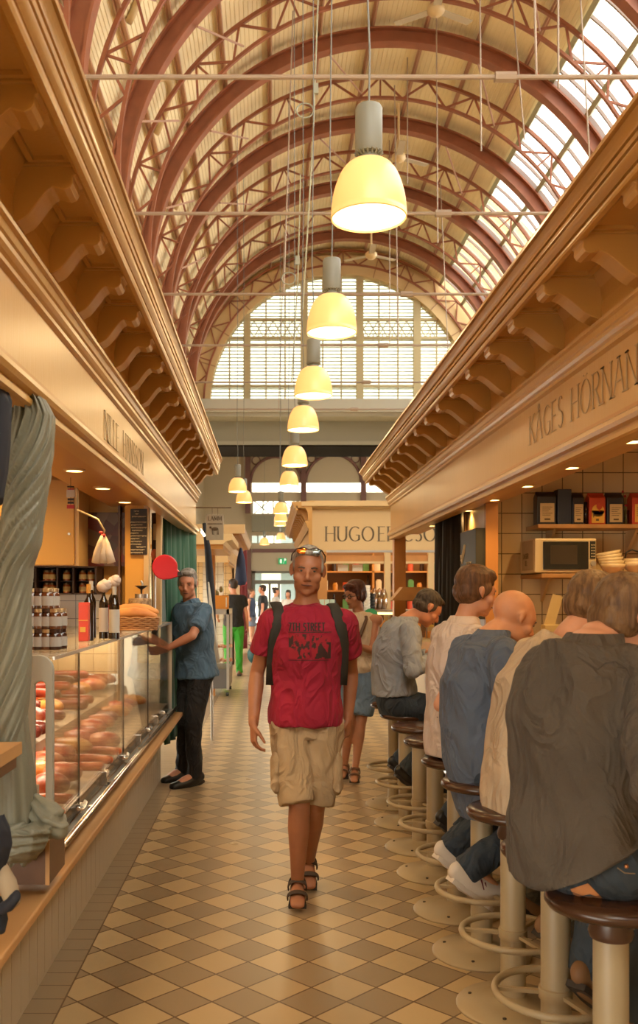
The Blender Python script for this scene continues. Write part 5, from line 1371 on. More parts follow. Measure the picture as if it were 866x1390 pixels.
SKIN = lambda n, c: mat('skin_' + n, c, .48, var=.08, vscale=9, bump=.06, bscale=120, sss=.08)
def fab(n, c, weave=220, rough=.85, var=.06, b=.15, wr=.6):
    nm = 'fabric_' + n
    if nm in _M: return _M[nm]
    m = mat(nm, c, rough, var=var, vscale=5, bump=b, bscale=weave, sheen=.02); t = m.node_tree; bs = t.nodes['Principled BSDF']
    b1 = [x for x in t.nodes if x.type == 'BUMP'][0]; mp = [x for x in t.nodes if x.type == 'MAPPING'][0]
    rot = t.nodes.new('ShaderNodeMapping'); rot.inputs['Rotation'].default_value = (.5, .6, .2); rot.inputs['Scale'].default_value = (1, 1, .6); t.links.new(mp.outputs[0], rot.inputs[0])
    n2 = t.nodes.new('ShaderNodeTexNoise'); n2.inputs['Scale'].default_value = 8; n2.inputs['Detail'].default_value = 2.5; n2.inputs['Distortion'].default_value = 1.2; t.links.new(rot.outputs[0], n2.inputs['Vector'])
    rg = math_node(t, 'SUBTRACT', 1, math_node(t, 'MULTIPLY', math_node(t, 'ABSOLUTE', math_node(t, 'SUBTRACT', n2.outputs[0], .5)), 5))
    rg = math_node(t, 'MAXIMUM', rg, 0)
    b2 = t.nodes.new('ShaderNodeBump'); b2.inputs['Strength'].default_value = wr; b2.inputs['Distance'].default_value = .022
    t.links.new(rg, b2.inputs['Height']); t.links.new(b1.outputs[0], b2.inputs['Normal']); t.links.new(b2.outputs[0], bs.inputs['Normal'])
    return m
def perp(a, b): return (a - b*a.dot(b)).normalized()
def ik(a, c, l1, l2, pole):
    d = c - a; L = min(d.length, (l1+l2)*.995); dn = d.normalized(); x = (L*L + l1*l1 - l2*l2)/(2*L); h = math.sqrt(max(1e-6, l1*l1-x*x))
    p = perp(V(pole), dn); return a + dn*x + p*h, a + dn*L

def hand_prims(mb, W, d, t, curl=.35, s=1.0, thumb=1):
    """W wrist, d pointing direction of the fingers, t towards the thumb side; palm faces n = curling side"""
    d = V(d).normalized(); t = perp(V(t), d); n = d.cross(t).normalized() * thumb
    mb.tube([W - d*.02*s, W + d*.025*s, W + d*.06*s, W + d*.085*s], [(.027*s,.020*s), (.034*s,.017*s), (.041*s,.016*s), (.040*s,.014*s)], 12, side=t, cap='round')
    for off, L, fan in ((.031, .070, .06), (.0105, .079, .0), (-.0105, .073, -.04), (-.031, .057, -.10)):
        p = W + d*.083*s + t*off*s; dd = (d + t*fan).normalized(); pts = [p - dd*.015*s, p]; ang = 0
        for q, f in enumerate((.45, .32, .25)):
            ang += curl*(1, 1.2, .9)[q]; v = dd*math.cos(ang) + n*math.sin(ang); pts.append(pts[-1] + v*L*f*s)
        mb.tube(pts, [.0088*s, .0092*s, .0082*s, .0075*s, .0066*s], 8, cap='round')
    p = W + d*.022*s + t*.026*s; v1 = (d*.62 + t*.62 + n*.35).normalized(); v2 = (d*.85 + t*.25 + n*.45).normalized()
    mb.tube([p - v1*.01*s, p + v1*.038*s, p + v1*.038*s + v2*.03*s, p + v1*.038*s + v2*.052*s], [.013*s, .0115*s, .0095*s, .008*s], 8, cap='round')

def head_prims(mb, M, s=1.0, fem=False):
    R = M.to_3x3()
    def E(c, r): mb.ell(M @ (V(c)*s), tuple(q*s for q in r), R, 18, 12)
    def T(pts, r): mb.tube([M @ (V(p)*s) for p in pts], [q*s for q in r] if isinstance(r, list) else r*s, 10, cap='round')
    E((0, -.018, .038), (.074, .096, .084)); E((0, .02, .02), (.066, .070, .075)); E((0, .022, -.045), (.056, .060, .066))
    E((0, .052, -.090), (.026, .024, .022)); E((.043, .006, -.060), (.018, .044, .034)); E((-.043, .006, -.060), (.018, .044, .034)); E((0, .045, -.082), (.036, .028, .026))
    E((.042, .048, -.026), (.025, .026, .024)); E((-.042, .048, -.026), (.025, .026, .024))
    E((0, .074, .030), (.048, .015, .010)); E((0, .062, -.062), (.030, .022, .022))
    T([(0, .078, .018), (0, .092, -.008), (0, .102, -.030)], [.008, .0095, .0125]); E((.012, .090, -.036), (.0085, .010, .0075)); E((-.012, .090, -.036), (.0085, .010, .0075))
    E((0, .082, -.0585), (.022, .0075, .0045)); E((0, .081, -.0685), (.019, .0075, .005))
    for sg in (-1, 1):
        Rm = R @ Matrix.Rotation(sg*.35, 3, 'Z') @ Matrix.Rotation(-.15, 3, 'X')
        mb.ell(M @ (V((sg*.080, -.012, .010))*s), (.0075*s, .017*s, .028*s), Rm, 12, 10); mb.ell(M @ (V((sg*.076, -.006, -.014))*s), (.007*s, .010*s, .012*s), Rm, 10, 8)

def hair_mesh(M, style, s, voxel):
    mb = MB(); R = M.to_3x3()
    def E(c, r, rot=None): mb.ell(M @ (V(c)*s), tuple(q*s for q in r), R if rot is None else R @ rot, 20, 14)
    if style == 'short':
        E((0, -.026, .052), (.080, .098, .084)); E((0, -.045, .0), (.074, .072, .062))
        for sg in (-1, 1): E((sg*.064, .008, .022), (.014, .026, .034)); E((sg*.070, .004, -.004), (.006, .010, .020))
        E((0, .035, .092), (.058, .045, .026))
    elif style == 'cropped':
        E((0, -.027, .048), (.077, .094, .083)); E((0, -.045, .0), (.0725, .070, .055))
        for sg in (-1, 1): E((sg*.062, .006, .028), (.012, .026, .032))
        E((0, .030, .088), (.056, .045, .022))
    elif style == 'full':
        E((0, -.022, .060), (.086, .102, .086)); E((0, -.050, .005), (.080, .072, .072))
        for sg in (-1, 1): E((sg*.067, .010, .026), (.016, .034, .040)); E((sg*.071, -.002, -.005), (.009, .016, .028))
        E((0, .040, .098), (.066, .048, .032)); E((.02, .060, .090), (.045, .022, .022))
    elif style == 'bob':
        E((0, -.022, .056), (.088, .104, .086)); E((0, -.048, .0), (.086, .075, .085))
        for sg in (-1, 1): E((sg*.070, .0, .01), (.020, .045, .055))
        E((0, .050, .088), (.070, .036, .030))
    elif style == 'long':
        E((0, -.022, .056), (.086, .102, .086)); E((0, -.065, -.05), (.080, .055, .13))
        for sg in (-1, 1): E((sg*.068, -.01, -.03), (.022, .042, .12))
        E((0, .045, .090), (.062, .036, .026))
    elif style == 'bun':
        E((0, -.022, .052), (.080, .098, .084)); E((0, -.10, .09), (.045, .045, .045)); E((0, -.045, .0), (.074, .07, .06))
    me = clay(mb, voxel, 2)
    Mi = M.inverted()
    for v in me.vertices:
        q = Mi @ v.co / s; n = noise.noise(V((q.x*90, q.y*30, q.z*45))); n2 = noise.noise(V((q.x*22, q.y*18, q.z*20)))
        v.co += v.normal * ((.0035*n + .006*n2) * s * (1 if style != 'cropped' else .5))
    return me

def hair_mat(n, c, c2): return mat('hair_' + n, c, .5, col2=c2, vscale=60, stretch=(1, 1, .16), bump=.35, bscale=170, spec=.35)

class Person:
    def __init__(s, label, loc, skin, voxel=.007, S=1.0):
        s.r = root('person', (loc[0], loc[1], 0), label, 'person'); s.skin = skin; s.vx = voxel; s.S = S
        s.b = MB(); s.faces = []
    def frame(s, F): s.F = V((F[0], F[1], 0)).normalized(); s.R = s.F.cross(V((0,0,1))); s.U = V((0,0,1))
    def spine(s, pel, lean=(0, 0, 0), neck_lean=0, lens=(.13, .18, .20), side=0, twist=0):
        S = s.S; s.pel = V(pel); p = s.pel; s.dirs = []
        cur = [p]
        for l, L in zip(lean, lens):
            d = (s.U*math.cos(l) + s.F*math.sin(l) + s.R*side).normalized(); p = p + d*L*S; cur.append(p); s.dirs.append(d)
        s.waist, s.chest, s.neck = cur[1:]
        R2 = (Matrix.Rotation(twist, 3, 'Z') @ s.R); s.R2 = R2
        up = s.dirs[2]; s.sh = {}
        for sg, k in ((1, 'R'), (-1, 'L')):
            s.sh[k] = s.neck - up*.065*S + R2*(sg*.178*S) - s.F*.01
        s.hip = {k: s.pel - s.U*.03 + s.R*(sg*.095*S) for sg, k in ((1, 'R'), (-1, 'L'))}
        nl = neck_lean; s.headbase = s.neck + (s.U*math.cos(nl) + s.F*math.sin(nl))*.075*S
    def head(s, yaw=0, pitch=0, roll=0, fwd=.02, up=.10, fem=False):
        S = s.S; f = Matrix.Rotation(yaw, 3, 'Z') @ s.F; r = f.cross(V((0,0,1))); u = V((0,0,1))
        q = Matrix.Rotation(-pitch, 3, r); f = q @ f; u = q @ u
        q = Matrix.Rotation(roll, 3, f); r = q @ r; u = q @ u
        s.hc = s.headbase + f*fwd*S + u*up*S
        M = Matrix((( r.x, f.x, u.x, s.hc.x), (r.y, f.y, u.y, s.hc.y), (r.z, f.z, u.z, s.hc.z), (0,0,0,1)))
        s.M = M; s.hf = f; s.hu = u; s.hr = r
        head_prims(s.b, M, S, fem)
        s.b.tube([s.neck - s.dirs[2]*.03, s.neck + (s.headbase-s.neck)*.5, M @ V((0, -.018*S, -.035*S)), M @ V((0,-.015*S,.0))], [(.062*S,.062*S), (.052*S,.056*S), (.050*S,.056*S), (.048*S,.053*S)], 16, side=s.R, cap='round')
    def torso_radii(s, g=0, fem=False):
        S = s.S
        k = [(.168,.120), (.172,.124), (.150,.110), (.172,.122), (.166,.104), (.085,.072)]
        if fem: k = [(.170,.118), (.172,.12), (.130,.098), (.150,.112), (.140,.09), (.07,.06)]
        return [((a+g)*S, (b+g)*S) for a, b in k]
    def torso_pts(s):
        return [s.pel - s.dirs[0]*.07, s.pel + s.dirs[0]*.02, s.waist, s.chest, s.chest + (s.neck-s.chest)*.62, s.neck - s.dirs[2]*.005]
    def body_torso(s, fem=False):
        s.b.tube(s.torso_pts(), [(.11*s.S, .075*s.S)] + s.torso_radii(-.010, fem)[1:], 20, side=s.R, cap='round')
        for k in 'RL': s.b.tube([s.neck - s.dirs[2]*.05, s.sh[k]], [.05*s.S, .052*s.S], 12, cap='round')
    def arm(s, k, hand, pole, fd=None, thumbdir=None, curl=.35, l1=.285, l2=.255, thin=1.0, elbow=None):
        S = s.S; a = s.sh[k]
        if elbow is not None: e = V(elbow); w_ = V(hand)
        else: e, w_ = ik(a, V(hand), l1*S, l2*S, pole)
        s.b.tube([a, a + (e-a)*.35, a + (e-a)*.8, e], [x*S*thin for x in (.050,.046,.038,.036)], 14, cap='round')
        s.b.tube([e, e + (w_-e)*.25, e + (w_-e)*.7, w_], [(x*S*thin, y*S*thin) for x, y in ((.037,.037),(.040,.038),(.031,.028),(.026,.020))], 14, side=s.R, cap='round')
        d = V(fd) if fd else (w_-e).normalized(); t = V(thumbdir) if thumbdir else s.F
        hand_prims(s.b, w_, d, t, curl, S, 1 if k == 'L' else -1)
        setattr(s, 'el'+k, e); setattr(s, 'wr'+k, w_)
    def leg(s, k, knee, ankle, toe, bare=True, thin=1.0):
        S = s.S; h = s.hip[k]; K = V(knee); A = V(ankle); T = V(toe)
        s.b.tube([h, h + (K-h)*.4, h + (K-h)*.85, K], [x*S*thin for x in (.088,.080,.060,.056)], 16, cap='round')
        s.b.tube([K, K + (A-K)*.28, K + (A-K)*.7, A], [x*S*thin for x in (.054,.056,.040,.032)], 16, cap='round')
        d = (T-A); d.z = d.z
        s.b.tube([A + (A-T).normalized()*.035*S - V((0,0,.035*S)), A - V((0,0,.02*S)), A + (T-A)*.55 , T], [(.032*S,.034*S), (.034*S,.038*S), (.040*S,.028*S), (.036*S,.016*S)], 14, side=(T-A).cross(V((0,0,1))), cap='round')
        setattr(s, 'kn'+k, K); setattr(s, 'an'+k, A); setattr(s, 'to'+k, T)
    def finish(s, smooth=3):
        o = link('body', clay(s.b, s.vx, smooth), s.skin, s.r, True); s.body = o; return o
    def part(s, name, mb, mt, voxel=None, smooth=5, folds=None, label=None):
        return link(name, clay(mb, voxel or s.vx*1.15, smooth, folds), mt, s.r, True, label)
    def face(s, brow=(.08,.06,.05), eyes=True, iris=(.04,.05,.05), lips=(.36,.10,.07), lens=1):
        S = s.S; M = s.M
        if eyes:
            for sg in (-1, 1):
                e = MB().ell(M @ (V((sg*.030, .0735, .004))*S), (.0100*S, .0090*S, .0042*S), M.to_3x3(), 12, 8).build('eye', mat('eye_white', (.34,.26,.20), .3), s.r, True)
                MB().ell(M @ (V((sg*.030, .0815, .004))*S), (.0048*S, .003*S, .0042*S), M.to_3x3(), 10, 8).build('iris', mat('iris%s' % str(iris), iris, .2), e, True)
                MB().tube([M @ (V(p)*S) for p in ((sg*.014,.0865,.0175), (sg*.031,.086,.0225), (sg*.046,.076,.017))], [.0028*S,.0036*S,.002*S], 6).build('eyebrow', mat('brow%s' % str(brow), brow, .8), s.r, True)
                MB().tube([M @ (V(p)*S) for p in ((sg*.018,.083,.0095), (sg*.030,.0855,.0125), (sg*.043,.078,.0085))], [.0018*S,.0022*S,.0015*S], 6).build('eyelid', s.skin, s.r, True)
        MB().tube([M @ (V(p)*S) for p in ((-.025,.074,-.063), (-.009,.0895,-.0625), (.009,.0895,-.0625), (.025,.074,-.061))], [.0018*S,.0034*S,.0034*S,.0018*S], 8).build('mouth', mat('mouth_dark', (.10,.025,.02), .5), s.r, True)
    def hair(s, style, mt, label=None): return link('hair', hair_mesh(s.M, style, s.S, min(.0055, s.vx) if s.vx < .01 else .009), mt, s.r, True, label)
    def trousers(s, mt, knee_only=False, g=.016, name='trousers', hem=None, folds=(.005, 9, 1), flare=0, waist_up=.03):
        S = s.S; mb = MB(); rr = s.torso_radii(g*.6)
        mb.tube([s.pel - s.dirs[0]*.10, s.pel, s.pel + s.dirs[0]*(.07+waist_up)], [(.150*S,.118*S), (.174*S,.130*S), (.155*S,.116*S)], 20, side=s.R)
        mb.ell(s.pel - s.U*.085*S, (.10*S,.10*S,.06*S)); 
        for k in 'RL':
            h = s.hip[k]; K = getattr(s, 'kn'+k); A = getattr(s, 'an'+k)
            mb.ell(h + (K-h)*.05 - s.F*.02, (.092*S,.100*S,.095*S))
            if knee_only:
                E = K + (h-K)*(hem or .02)
                mb.tube([h, h + (E-h)*.5, h + (E-h)*.9, E], [(.100*S,.108*S), (.098*S,.104*S), ((.092+flare)*S,.096*S), ((.090+flare)*S,.094*S)], 18, side=s.R)
            else:
                mb.tube([h, h + (K-h)*.4, h + (K-h)*.85, K], [x*S for x in (.102,.094,.077,.072)], 16, cap='round')
                E = A + (A-K).normalized()*.03*S
                mb.tube([K, K + (E-K)*.3, K + (E-K)*.7, E], [(x+flare*t)*S for x, t in ((.072,0),(.068,.3),(.062,.7),(.066,1))], 16)
        return s.part(name, mb, mt, folds=folds)
    def shirt(s, mt, sleeve='short', hem=-.10, loose=.022, folds=(.006, 8, 2), fem=False, hemr=None, name='shirt', sl_end=.55, drape=None, voxel=None):
        S = s.S; mb = MB(); pts = s.torso_pts(); rr = s.torso_radii(loose, fem)
        low = s.pel + s.dirs[0]*hem
        if drape: low = low + V(drape)
        hr = hemr or (.194, .150)
        mb.tube([low, s.pel + s.dirs[0]*.03 + (V(drape)*.4 if drape else V((0,0,0)))] + pts[2:], [(hr[0]*S, hr[1]*S), ((.194)*S, (.150)*S)] + rr[2:], 28, side=s.R)
        mb.ell(s.neck - s.dirs[2]*.035*S, (.105*S,.080*S,.055*S), Matrix((s.R2, s.F, s.U)).transposed())
        for k in 'RL':
            a = s.sh[k]; e = getattr(s, 'el'+k); w_ = getattr(s, 'wr'+k)
            if sleeve == 'none':
                mb.tube([s.neck - s.dirs[2]*.05, a - (a-s.neck)*.35], [.052*S,.045*S], 12, cap='round'); continue
            mb.tube([s.neck - s.dirs[2]*.055, a], [(.058*S),(.066*S)], 14, cap='round')
            if sleeve == 'short':
                mb.tube([a, a + (e-a)*.3, a + (e-a)*sl_end], [.068*S, .070*S, .068*S], 16)
            else:
                mb.tube([a, a + (e-a)*.5, e], [.068*S, .062*S, .056*S], 16, cap='round'); mb.tube([e, e + (w_-e)*.5, e + (w_-e)*.9], [.056*S, .050*S, .043*S], 16)
        return s.part(name, mb, mt, folds=folds, voxel=voxel)
    def collar(s, mt, h=.04):
        S = s.S; mb = MB(); base = s.neck + s.dirs[2]*.0; up = ((s.headbase - s.neck).normalized() + s.dirs[2]*1.2).normalized()
        vs = []; n = 28
        for ring, (rr, z) in enumerate(((.090,-.024), (.080,.008), (.072, h), (.078, h+.002), (.092, .008), (.104,-.016))):
            for i in range(n):
                a = 2*PI*i/n; f = max(0, math.sin(a)); dz = -.055*f*f if ring in (0,1,5) else -.035*f*f
                vs.append(base + s.R*(rr*S*math.cos(a)) + s.F*(rr*S*math.sin(a)*.96 + .0) + up*((z+dz)*S))
        mb.add(vs, [(r_*n+i, r_*n+(i+1)%n, (r_+1)*n+(i+1)%n, (r_+1)*n+i) for r_ in range(5) for i in range(n)])
        o = link('collar', mb.mesh(), mt, s.r, True); m = o.modifiers.new('t', 'SOLIDIFY'); m.thickness = .003
        return o
    def belt(s, mt, buckle=None):
        S = s.S; mb = MB(); up = s.dirs[0]; c = s.pel + up*.075
        n = 36; vs = []
        for r_, z in ((.0,-.018),(.008,-.018),(.008,.018),(.0,.018)):
            for i in range(n): a = 2*PI*i/n; vs.append(c + s.R*((.168+r_)*S*math.cos(a)) + s.F*((.130+r_)*S*math.sin(a)) + up*z)
        mb.add(vs, [(r_*n+i, r_*n+(i+1)%n, ((r_+1)%4)*n+(i+1)%n, ((r_+1)%4)*n+i) for r_ in range(4) for i in range(n)])
        return link('belt', mb.mesh(), mt, s.r, True)
    def shoe(s, k, mt, sole=None, kind='shoe'):
        S = s.S; A = getattr(s, 'an'+k); T = getattr(s, 'to'+k); d = (T-A); side = d.cross(V((0,0,1))).normalized(); dn = V((d.x,d.y,d.z)).normalized()
        up = side.cross(dn).normalized(); 
        if up.z < 0: up = -up
        H = A - up*.045*S - dn*.05*S
        if kind == 'shoe':
            mb = MB(); mb.tube([H, H + dn*.06*S, H + dn*.16*S, T + dn*.03*S - up*.005*S], [(.030*S,.040*S), (.045*S,.062*S), (.056*S,.056*S), (.045*S,.034*S)], 16, side=side, cap='round')
            mb.tube([H + dn*.04*S, A + up*.02*S], [.038*S,.038*S], 14, cap='round')
            o = s.part('shoe', mb, mt, voxel=.006 if s.vx < .01 else .01, smooth=3)
        else:
            mb = MB()
            for t0, w_ in ((.12,.047), (.62,.050)):
                c = A + (T-A)*t0; mb.tube([c + side*(math.cos(a)*w_*S) + up*((math.sin(a)*(.036 if t0>.3 else .044) + (.0 if t0>.3 else -.005))*S) for a in [PI*q/10 for q in range(-1, 12)]], [(.004*S,.015*S)]*13, 8, side=up)
            mb.tube([A + side*(.043*math.cos(a)*S) - dn*(.05*math.sin(a)*S) + up*.0 for a in [PI*q/10 for q in range(11)]], [(.014*S,.004*S)]*11, 8, side=up)
            o = mb.build('sandal', mt, s.r, True)
        c0 = H - up*.045*S if kind == 'shoe' else A - up*.068*S - dn*.06*S
        L = (T - A).length + .09*S
        mb = MB(); prof = [(0,.032),(.08,.036),(.3,.036),(.62,.046),(.85,.042),(1,.020)]
        loop = [(L*t, w_*S) for t, w_ in prof] + [(L*t, -w_*S) for t, w_ in reversed(prof)]
        vs = [c0 + dn*a + side*b + up*z for z in (-.008*S, .012*S) for a, b in loop]; K_ = len(loop)
        mb.add(vs, [(i, (i+1)%K_, K_+(i+1)%K_, K_+i) for i in range(K_)] + [tuple(range(K_-1,-1,-1)), tuple(range(K_, 2*K_))])
        mb.build('sole', sole or mat('sole_dark', (.03,.022,.018), .7), o if kind == 'shoe' else o)
        return o

BROWNBELT = mat('brown_belt_leather', (.06,.022,.012), .4)
DENIM = fab('dark_denim', (.022,.035,.055), 300, .8, .2)

# ---- the walking man
w = Person('man in a red 7TH STREET t-shirt and khaki shorts walking towards the camera', (.18, 4.75), SKIN('tanned', (.36,.145,.07)), .0062, 1.0)
w.frame((-.03, -1, 0)); w.spine((.185, 4.78, .955), (.02, .03, .03), .05, (.14, .20, .225))
w.S = 1.08; w.head(yaw=.0, pitch=.02, roll=-.06, fwd=.015, up=.086)
w.hs = 1.08; w.S = 1.0; w.body_torso()
w.sh['R'] = V((.002, 4.74, 1.428)); w.sh['L'] = V((.378, 4.74, 1.428))
w.arm('R', (-.085, 4.66, .925), None, fd=(.03, -.12, -1), thumbdir=(.3, -1, 0), curl=.42, elbow=(-.070, 4.80, 1.165), thin=1.02)
w.arm('L', (.405, 4.86, .925), None, fd=(-.05, -.05, -1), thumbdir=(-.3, -1, 0), curl=.75, elbow=(.425, 4.90, 1.165), thin=1.02)
w.leg('R', (.145, 4.66, .52), (.137, 4.74, .10), (.134, 4.60, .035)); w.leg('L', (.225, 4.74, .50), (.205, 5.02, .125), (.205, 4.90, .035))
w.finish(3)
w.S = 1.08; w.face(brow=(.10,.07,.05)); w.hair('cropped', hair_mat('silver', (.16,.13,.11), (.36,.33,.29))); w.S = 1.0
KH = fab('khaki', (.40,.285,.165), 260, .9, .05, .2)
w.trousers(KH, knee_only=True, name='shorts', hem=.02, folds=(.009, 8, 3), flare=.006, g=.02)
for sg, k in ((1, 'R'), (-1, 'L')):
    c = w.hip[k] + (getattr(w, 'kn'+k) - w.hip[k])*.62 + w.R*(sg*.092)
    m = MB(); m.tube([c + V((0,0,.10)), c + V((0,0,.07)), c - V((0,0,.07)), c - V((0,0,.085))], [(.018,.06),(.028,.07),(.032,.075),(.02,.07)], 14, side=w.R, cap='round'); w.part('cargo_pocket', m, KH, smooth=2, folds=(.005, 14, 4))
RED = fab('crimson_tee', (.29,.005,.028), 240, .85, .08, .12)
tee = w.shirt(RED, 'short', hem=-.045, loose=.026, folds=(.007, 7, 5), hemr=(.192, .15), sl_end=.60)
m = MB(); ring = [w.neck + w.R*(.078*math.cos(a)) + w.F*(.070*math.sin(a)) + V((0,0,-.012-.035*max(0, math.sin(a)))) for a in [2*PI*q/32 for q in range(33)]]; m.tube(ring, .007, 8); m.build('neckband', RED, w.r, True)
# the printed chest, pressed on to the shirt surface
dg = bpy.context.evaluated_depsgraph_get(); bvh = BVHTree.FromPolygons([v.co for v in tee.data.vertices], [p.vertices[:] for p in tee.data.polygons])
def press(mb, name, mt, parent, off=.0025):
    me = mb.mesh(False); bm = bmesh.new(); bm.from_mesh(me); bmesh.ops.subdivide_edges(bm, edges=[e for e in bm.edges if e.calc_length() > .012], cuts=3, use_grid_fill=True)
    for v in bm.verts:
        h = bvh.ray_cast(V((v.co.x, v.co.y-.5, v.co.z)), V((0, 1, 0)))
        if h[0] is not None: v.co.y = h[0].y - off
    bmesh.ops.recalc_face_normals(bm, faces=bm.faces)
    bm.to_mesh(me); bm.free(); return link(name, me, mt, parent)
INK = mat('print_ink_black', (.03,.012,.010), .7)
Yw = 4.62
def wq(px, py): return at(px, py, Yw)
def flat_text(txt, px, py, h, thick, xs, gap):
    m = MB(); m2, wd = text_mb(txt, wq(px, py), (1,0,0), (0,0,1), h, thick, thick*.8, serif=False, depth=0.0, xs=xs, gap=gap)
    seen = MB()
    for k in range(0, len(m2.v), 8): seen.add(m2.v[k:k+4], [(0,1,2,3)])
    return seen, wd
hh = (856.5-846)*Yw/1264
tx, wdd = flat_text('7TH STREET', 392, 856.5, hh, .17, .62, .14)
press(tx, 'chest_lettering', INK, tee)
def rect(px0, py0, px1, py1, mb=None):
    mb = mb or MB(); nx = 10
    a = wq(px0, py1); b = wq(px1, py0)
    vs = [(a.x + (b.x-a.x)*i/nx, Yw, a.z + (b.z-a.z)*j/nx) for j in range(nx+1) for i in range(nx+1)]
    mb.add(vs, [(j*(nx+1)+i, j*(nx+1)+i+1, (j+1)*(nx+1)+i+1, (j+1)*(nx+1)+i) for j in range(nx) for i in range(nx)]); return mb
mm = rect(391.5, 857.8, 450.5, 858.8); rect(391.5, 896.2, 447, 896.9, mm); press(mm, 'print_line', INK, tee)
def print_mat(name, sc, thr, seed):
    m, t, b = nt(name); tc = t.nodes.new('ShaderNodeTexCoord'); n = t.nodes.new('ShaderNodeTexNoise'); n.inputs['Scale'].default_value = sc; n.inputs['Detail'].default_value = 4
    mp = t.nodes.new('ShaderNodeMapping'); mp.inputs['Location'].default_value = (seed, 0, seed); mp.inputs['Scale'].default_value = (1.4, 1, .9); t.links.new(tc.outputs['Object'], mp.inputs[0]); t.links.new(mp.outputs[0], n.inputs['Vector'])
    r = t.nodes.new('ShaderNodeValToRGB'); r.color_ramp.elements[0].position = thr-.03; r.color_ramp.elements[1].position = thr+.03
    r.color_ramp.elements[0].color = (.035,.012,.01,1); r.color_ramp.elements[1].color = (.31,.008,.022,1); t.links.new(n.outputs[0], r.inputs[0]); t.links.new(r.outputs[0], b.inputs['Base Color']); b.inputs['Roughness'].default_value = .8; return m
press(rect(392, 861, 420.5, 894.5), 'left_picture_print', print_mat('print_left', 26, .47, 1.0), tee, .002)
press(rect(423, 863, 449.5, 872), 'right_picture_top_print', print_mat('print_right_top', 30, .38, 4.0), tee, .002)
press(rect(423, 872, 449.5, 894.5), 'right_picture_print', print_mat('print_right', 22, .56, 2.0), tee, .002)
# backpack with straps
BP = mat('backpack_nylon', (.018,.015,.010), .7)
bpk = root('backpack', (.18, 4.95, 1.2), 'dark backpack worn by the man in the red t-shirt', 'backpack')
m = MB(); m.ell((.185, 4.965, 1.27), (.15, .075, .22)); o = link('pack_body', clay(m, .01, 4, (.006, 9, 3)), BP, bpk, True)
for pts_ in ([(374,818),(379,830),(377,848),(372,870),(367,900),(366,930)], [(452,820),(457,832),(463,850),(466,875),(468,900),(466,930)]):
    m = MB(); pp = []
    for px, py in pts_:
        p = wq(px, py); h = bvh.ray_cast(V((p.x, 4.0, p.z)), V((0,1,0))); y = (h[0].y - .006) if h[0] is not None else 4.72
        pp.append(V((p.x*y/Yw, y, 1.58 + (p.z-1.58)*y/Yw)))
    pp[0].y += .03
    pp.insert(0, V((pp[0].x*1.0, 4.84, pp[0].z-.005)))
    m.tube(pp, [(.030,.006)]*3 + [(.030,.006)]*(len(pp)-5) + [(.020,.005)]*2, 10, side=(1,0,0)); m.build('shoulder_strap', BP, bpk, True)
m = MB()
for q in (0, 1): p = wq(457+q*3, 832+q*1); m.box(p.x-.006, p.x+.006, 4.585, 4.592, p.z-.012, p.z+.002)
# sunglasses pushed up on the head
sg_ = root('sunglasses', tuple(w.hc), 'orange mirrored sunglasses pushed up on the walking man\'s hair', 'sunglasses')
for sx, colr in ((-1, (.25,.30,.33)), (1, (.75,.22,.03))):
    m = MB(); m.ell(w.M @ V((sx*.032, .066, .104)), (.031, .009, .019), w.M.to_3x3() @ Matrix.Rotation(.55, 3, 'X'), 16, 10); m.build('lens', mat('lens%s' % str(colr), colr, .08, .8), sg_, True)
m = MB(); m.tube([w.M @ V(p) for p in ((-.064,.060,.112), (-.03,.074,.122), (0,.072,.112), (.03,.074,.122), (.064,.060,.112))], .003, 6)
for sx in (-1, 1): m.tube([w.M @ V(p) for p in ((sx*.064,.060,.112), (sx*.084,.02,.085), (sx*.086,-.02,.055))], .0035, 6)
m.build('frame', mat('sunglass_frame', (.05,.02,.01), .3), sg_, True)
for k in 'RL': w.shoe(k, mat('sandal_strap', (.05,.03,.02), .7), kind='sandal')

# ---- woman behind him
w2 = Person('woman with glasses in a cream sleeveless top and denim shorts behind the walking man', (.72, 7.9), SKIN('woman', (.48,.21,.11)), .009, .95)
w2.frame((-.45, -1, 0)); w2.spine((.745, 7.9, .93), (.02, .03, .0), .12, (.13,.18,.20)); w2.head(yaw=-.45, pitch=.18, fwd=.025, up=.085)
w2.body_torso(True); w2.sh['R'] = w2.sh['R'] + (w2.neck-w2.sh['R'])*.12; w2.sh['L'] = w2.sh['L'] + (w2.neck-w2.sh['L'])*.12
w2.arm('L', (.69, 7.62, 1.16), (.6, .6, -1), fd=(-.4,-.3,.3), thumbdir=(0,0,1), curl=.7, thin=.88)
w2.arm('R', (.55, 7.66, .92), (-.4, .5, -.3), curl=.4, thin=.88)
w2.leg('R', (.66, 7.80, .49), (.635, 7.98, .09), (.60, 7.84, .03), thin=.9); w2.leg('L', (.76, 7.84, .49), (.71, 7.82, .09), (.69, 7.68, .03), thin=.9); w2.finish()
w2.face(brow=(.06,.03,.02)); w2.hair('bob', hair_mat('dark_auburn', (.045,.012,.008), (.09,.025,.012)))
w2.trousers(fab('light_denim', (.16,.235,.33), 300, .85, .15), knee_only=True, name='denim_shorts', hem=.16, flare=.012, waist_up=.02)
w2.shirt(fab('cream_top', (.66,.52,.36), 240), 'none', hem=-.02, loose=.014, fem=True, name='sleeveless_top', hemr=(.165,.135))
m = MB(); M = w2.M
for sx in (-1, 1): m.tube([M @ (V((sx*.030 + .022*math.cos(a), .090, .003+.015*math.sin(a)))) for a in [2*PI*q/16 for q in range(17)]], .0028, 6); m.tube([M @ V(p) for p in ((sx*.052,.088,.006), (sx*.078,.03,.006), (sx*.08,-.01,.0))], .0028, 6)
m.tube([M @ V((-.01,.093,.006)), M @ V((.01,.093,.006))], .0025, 6)
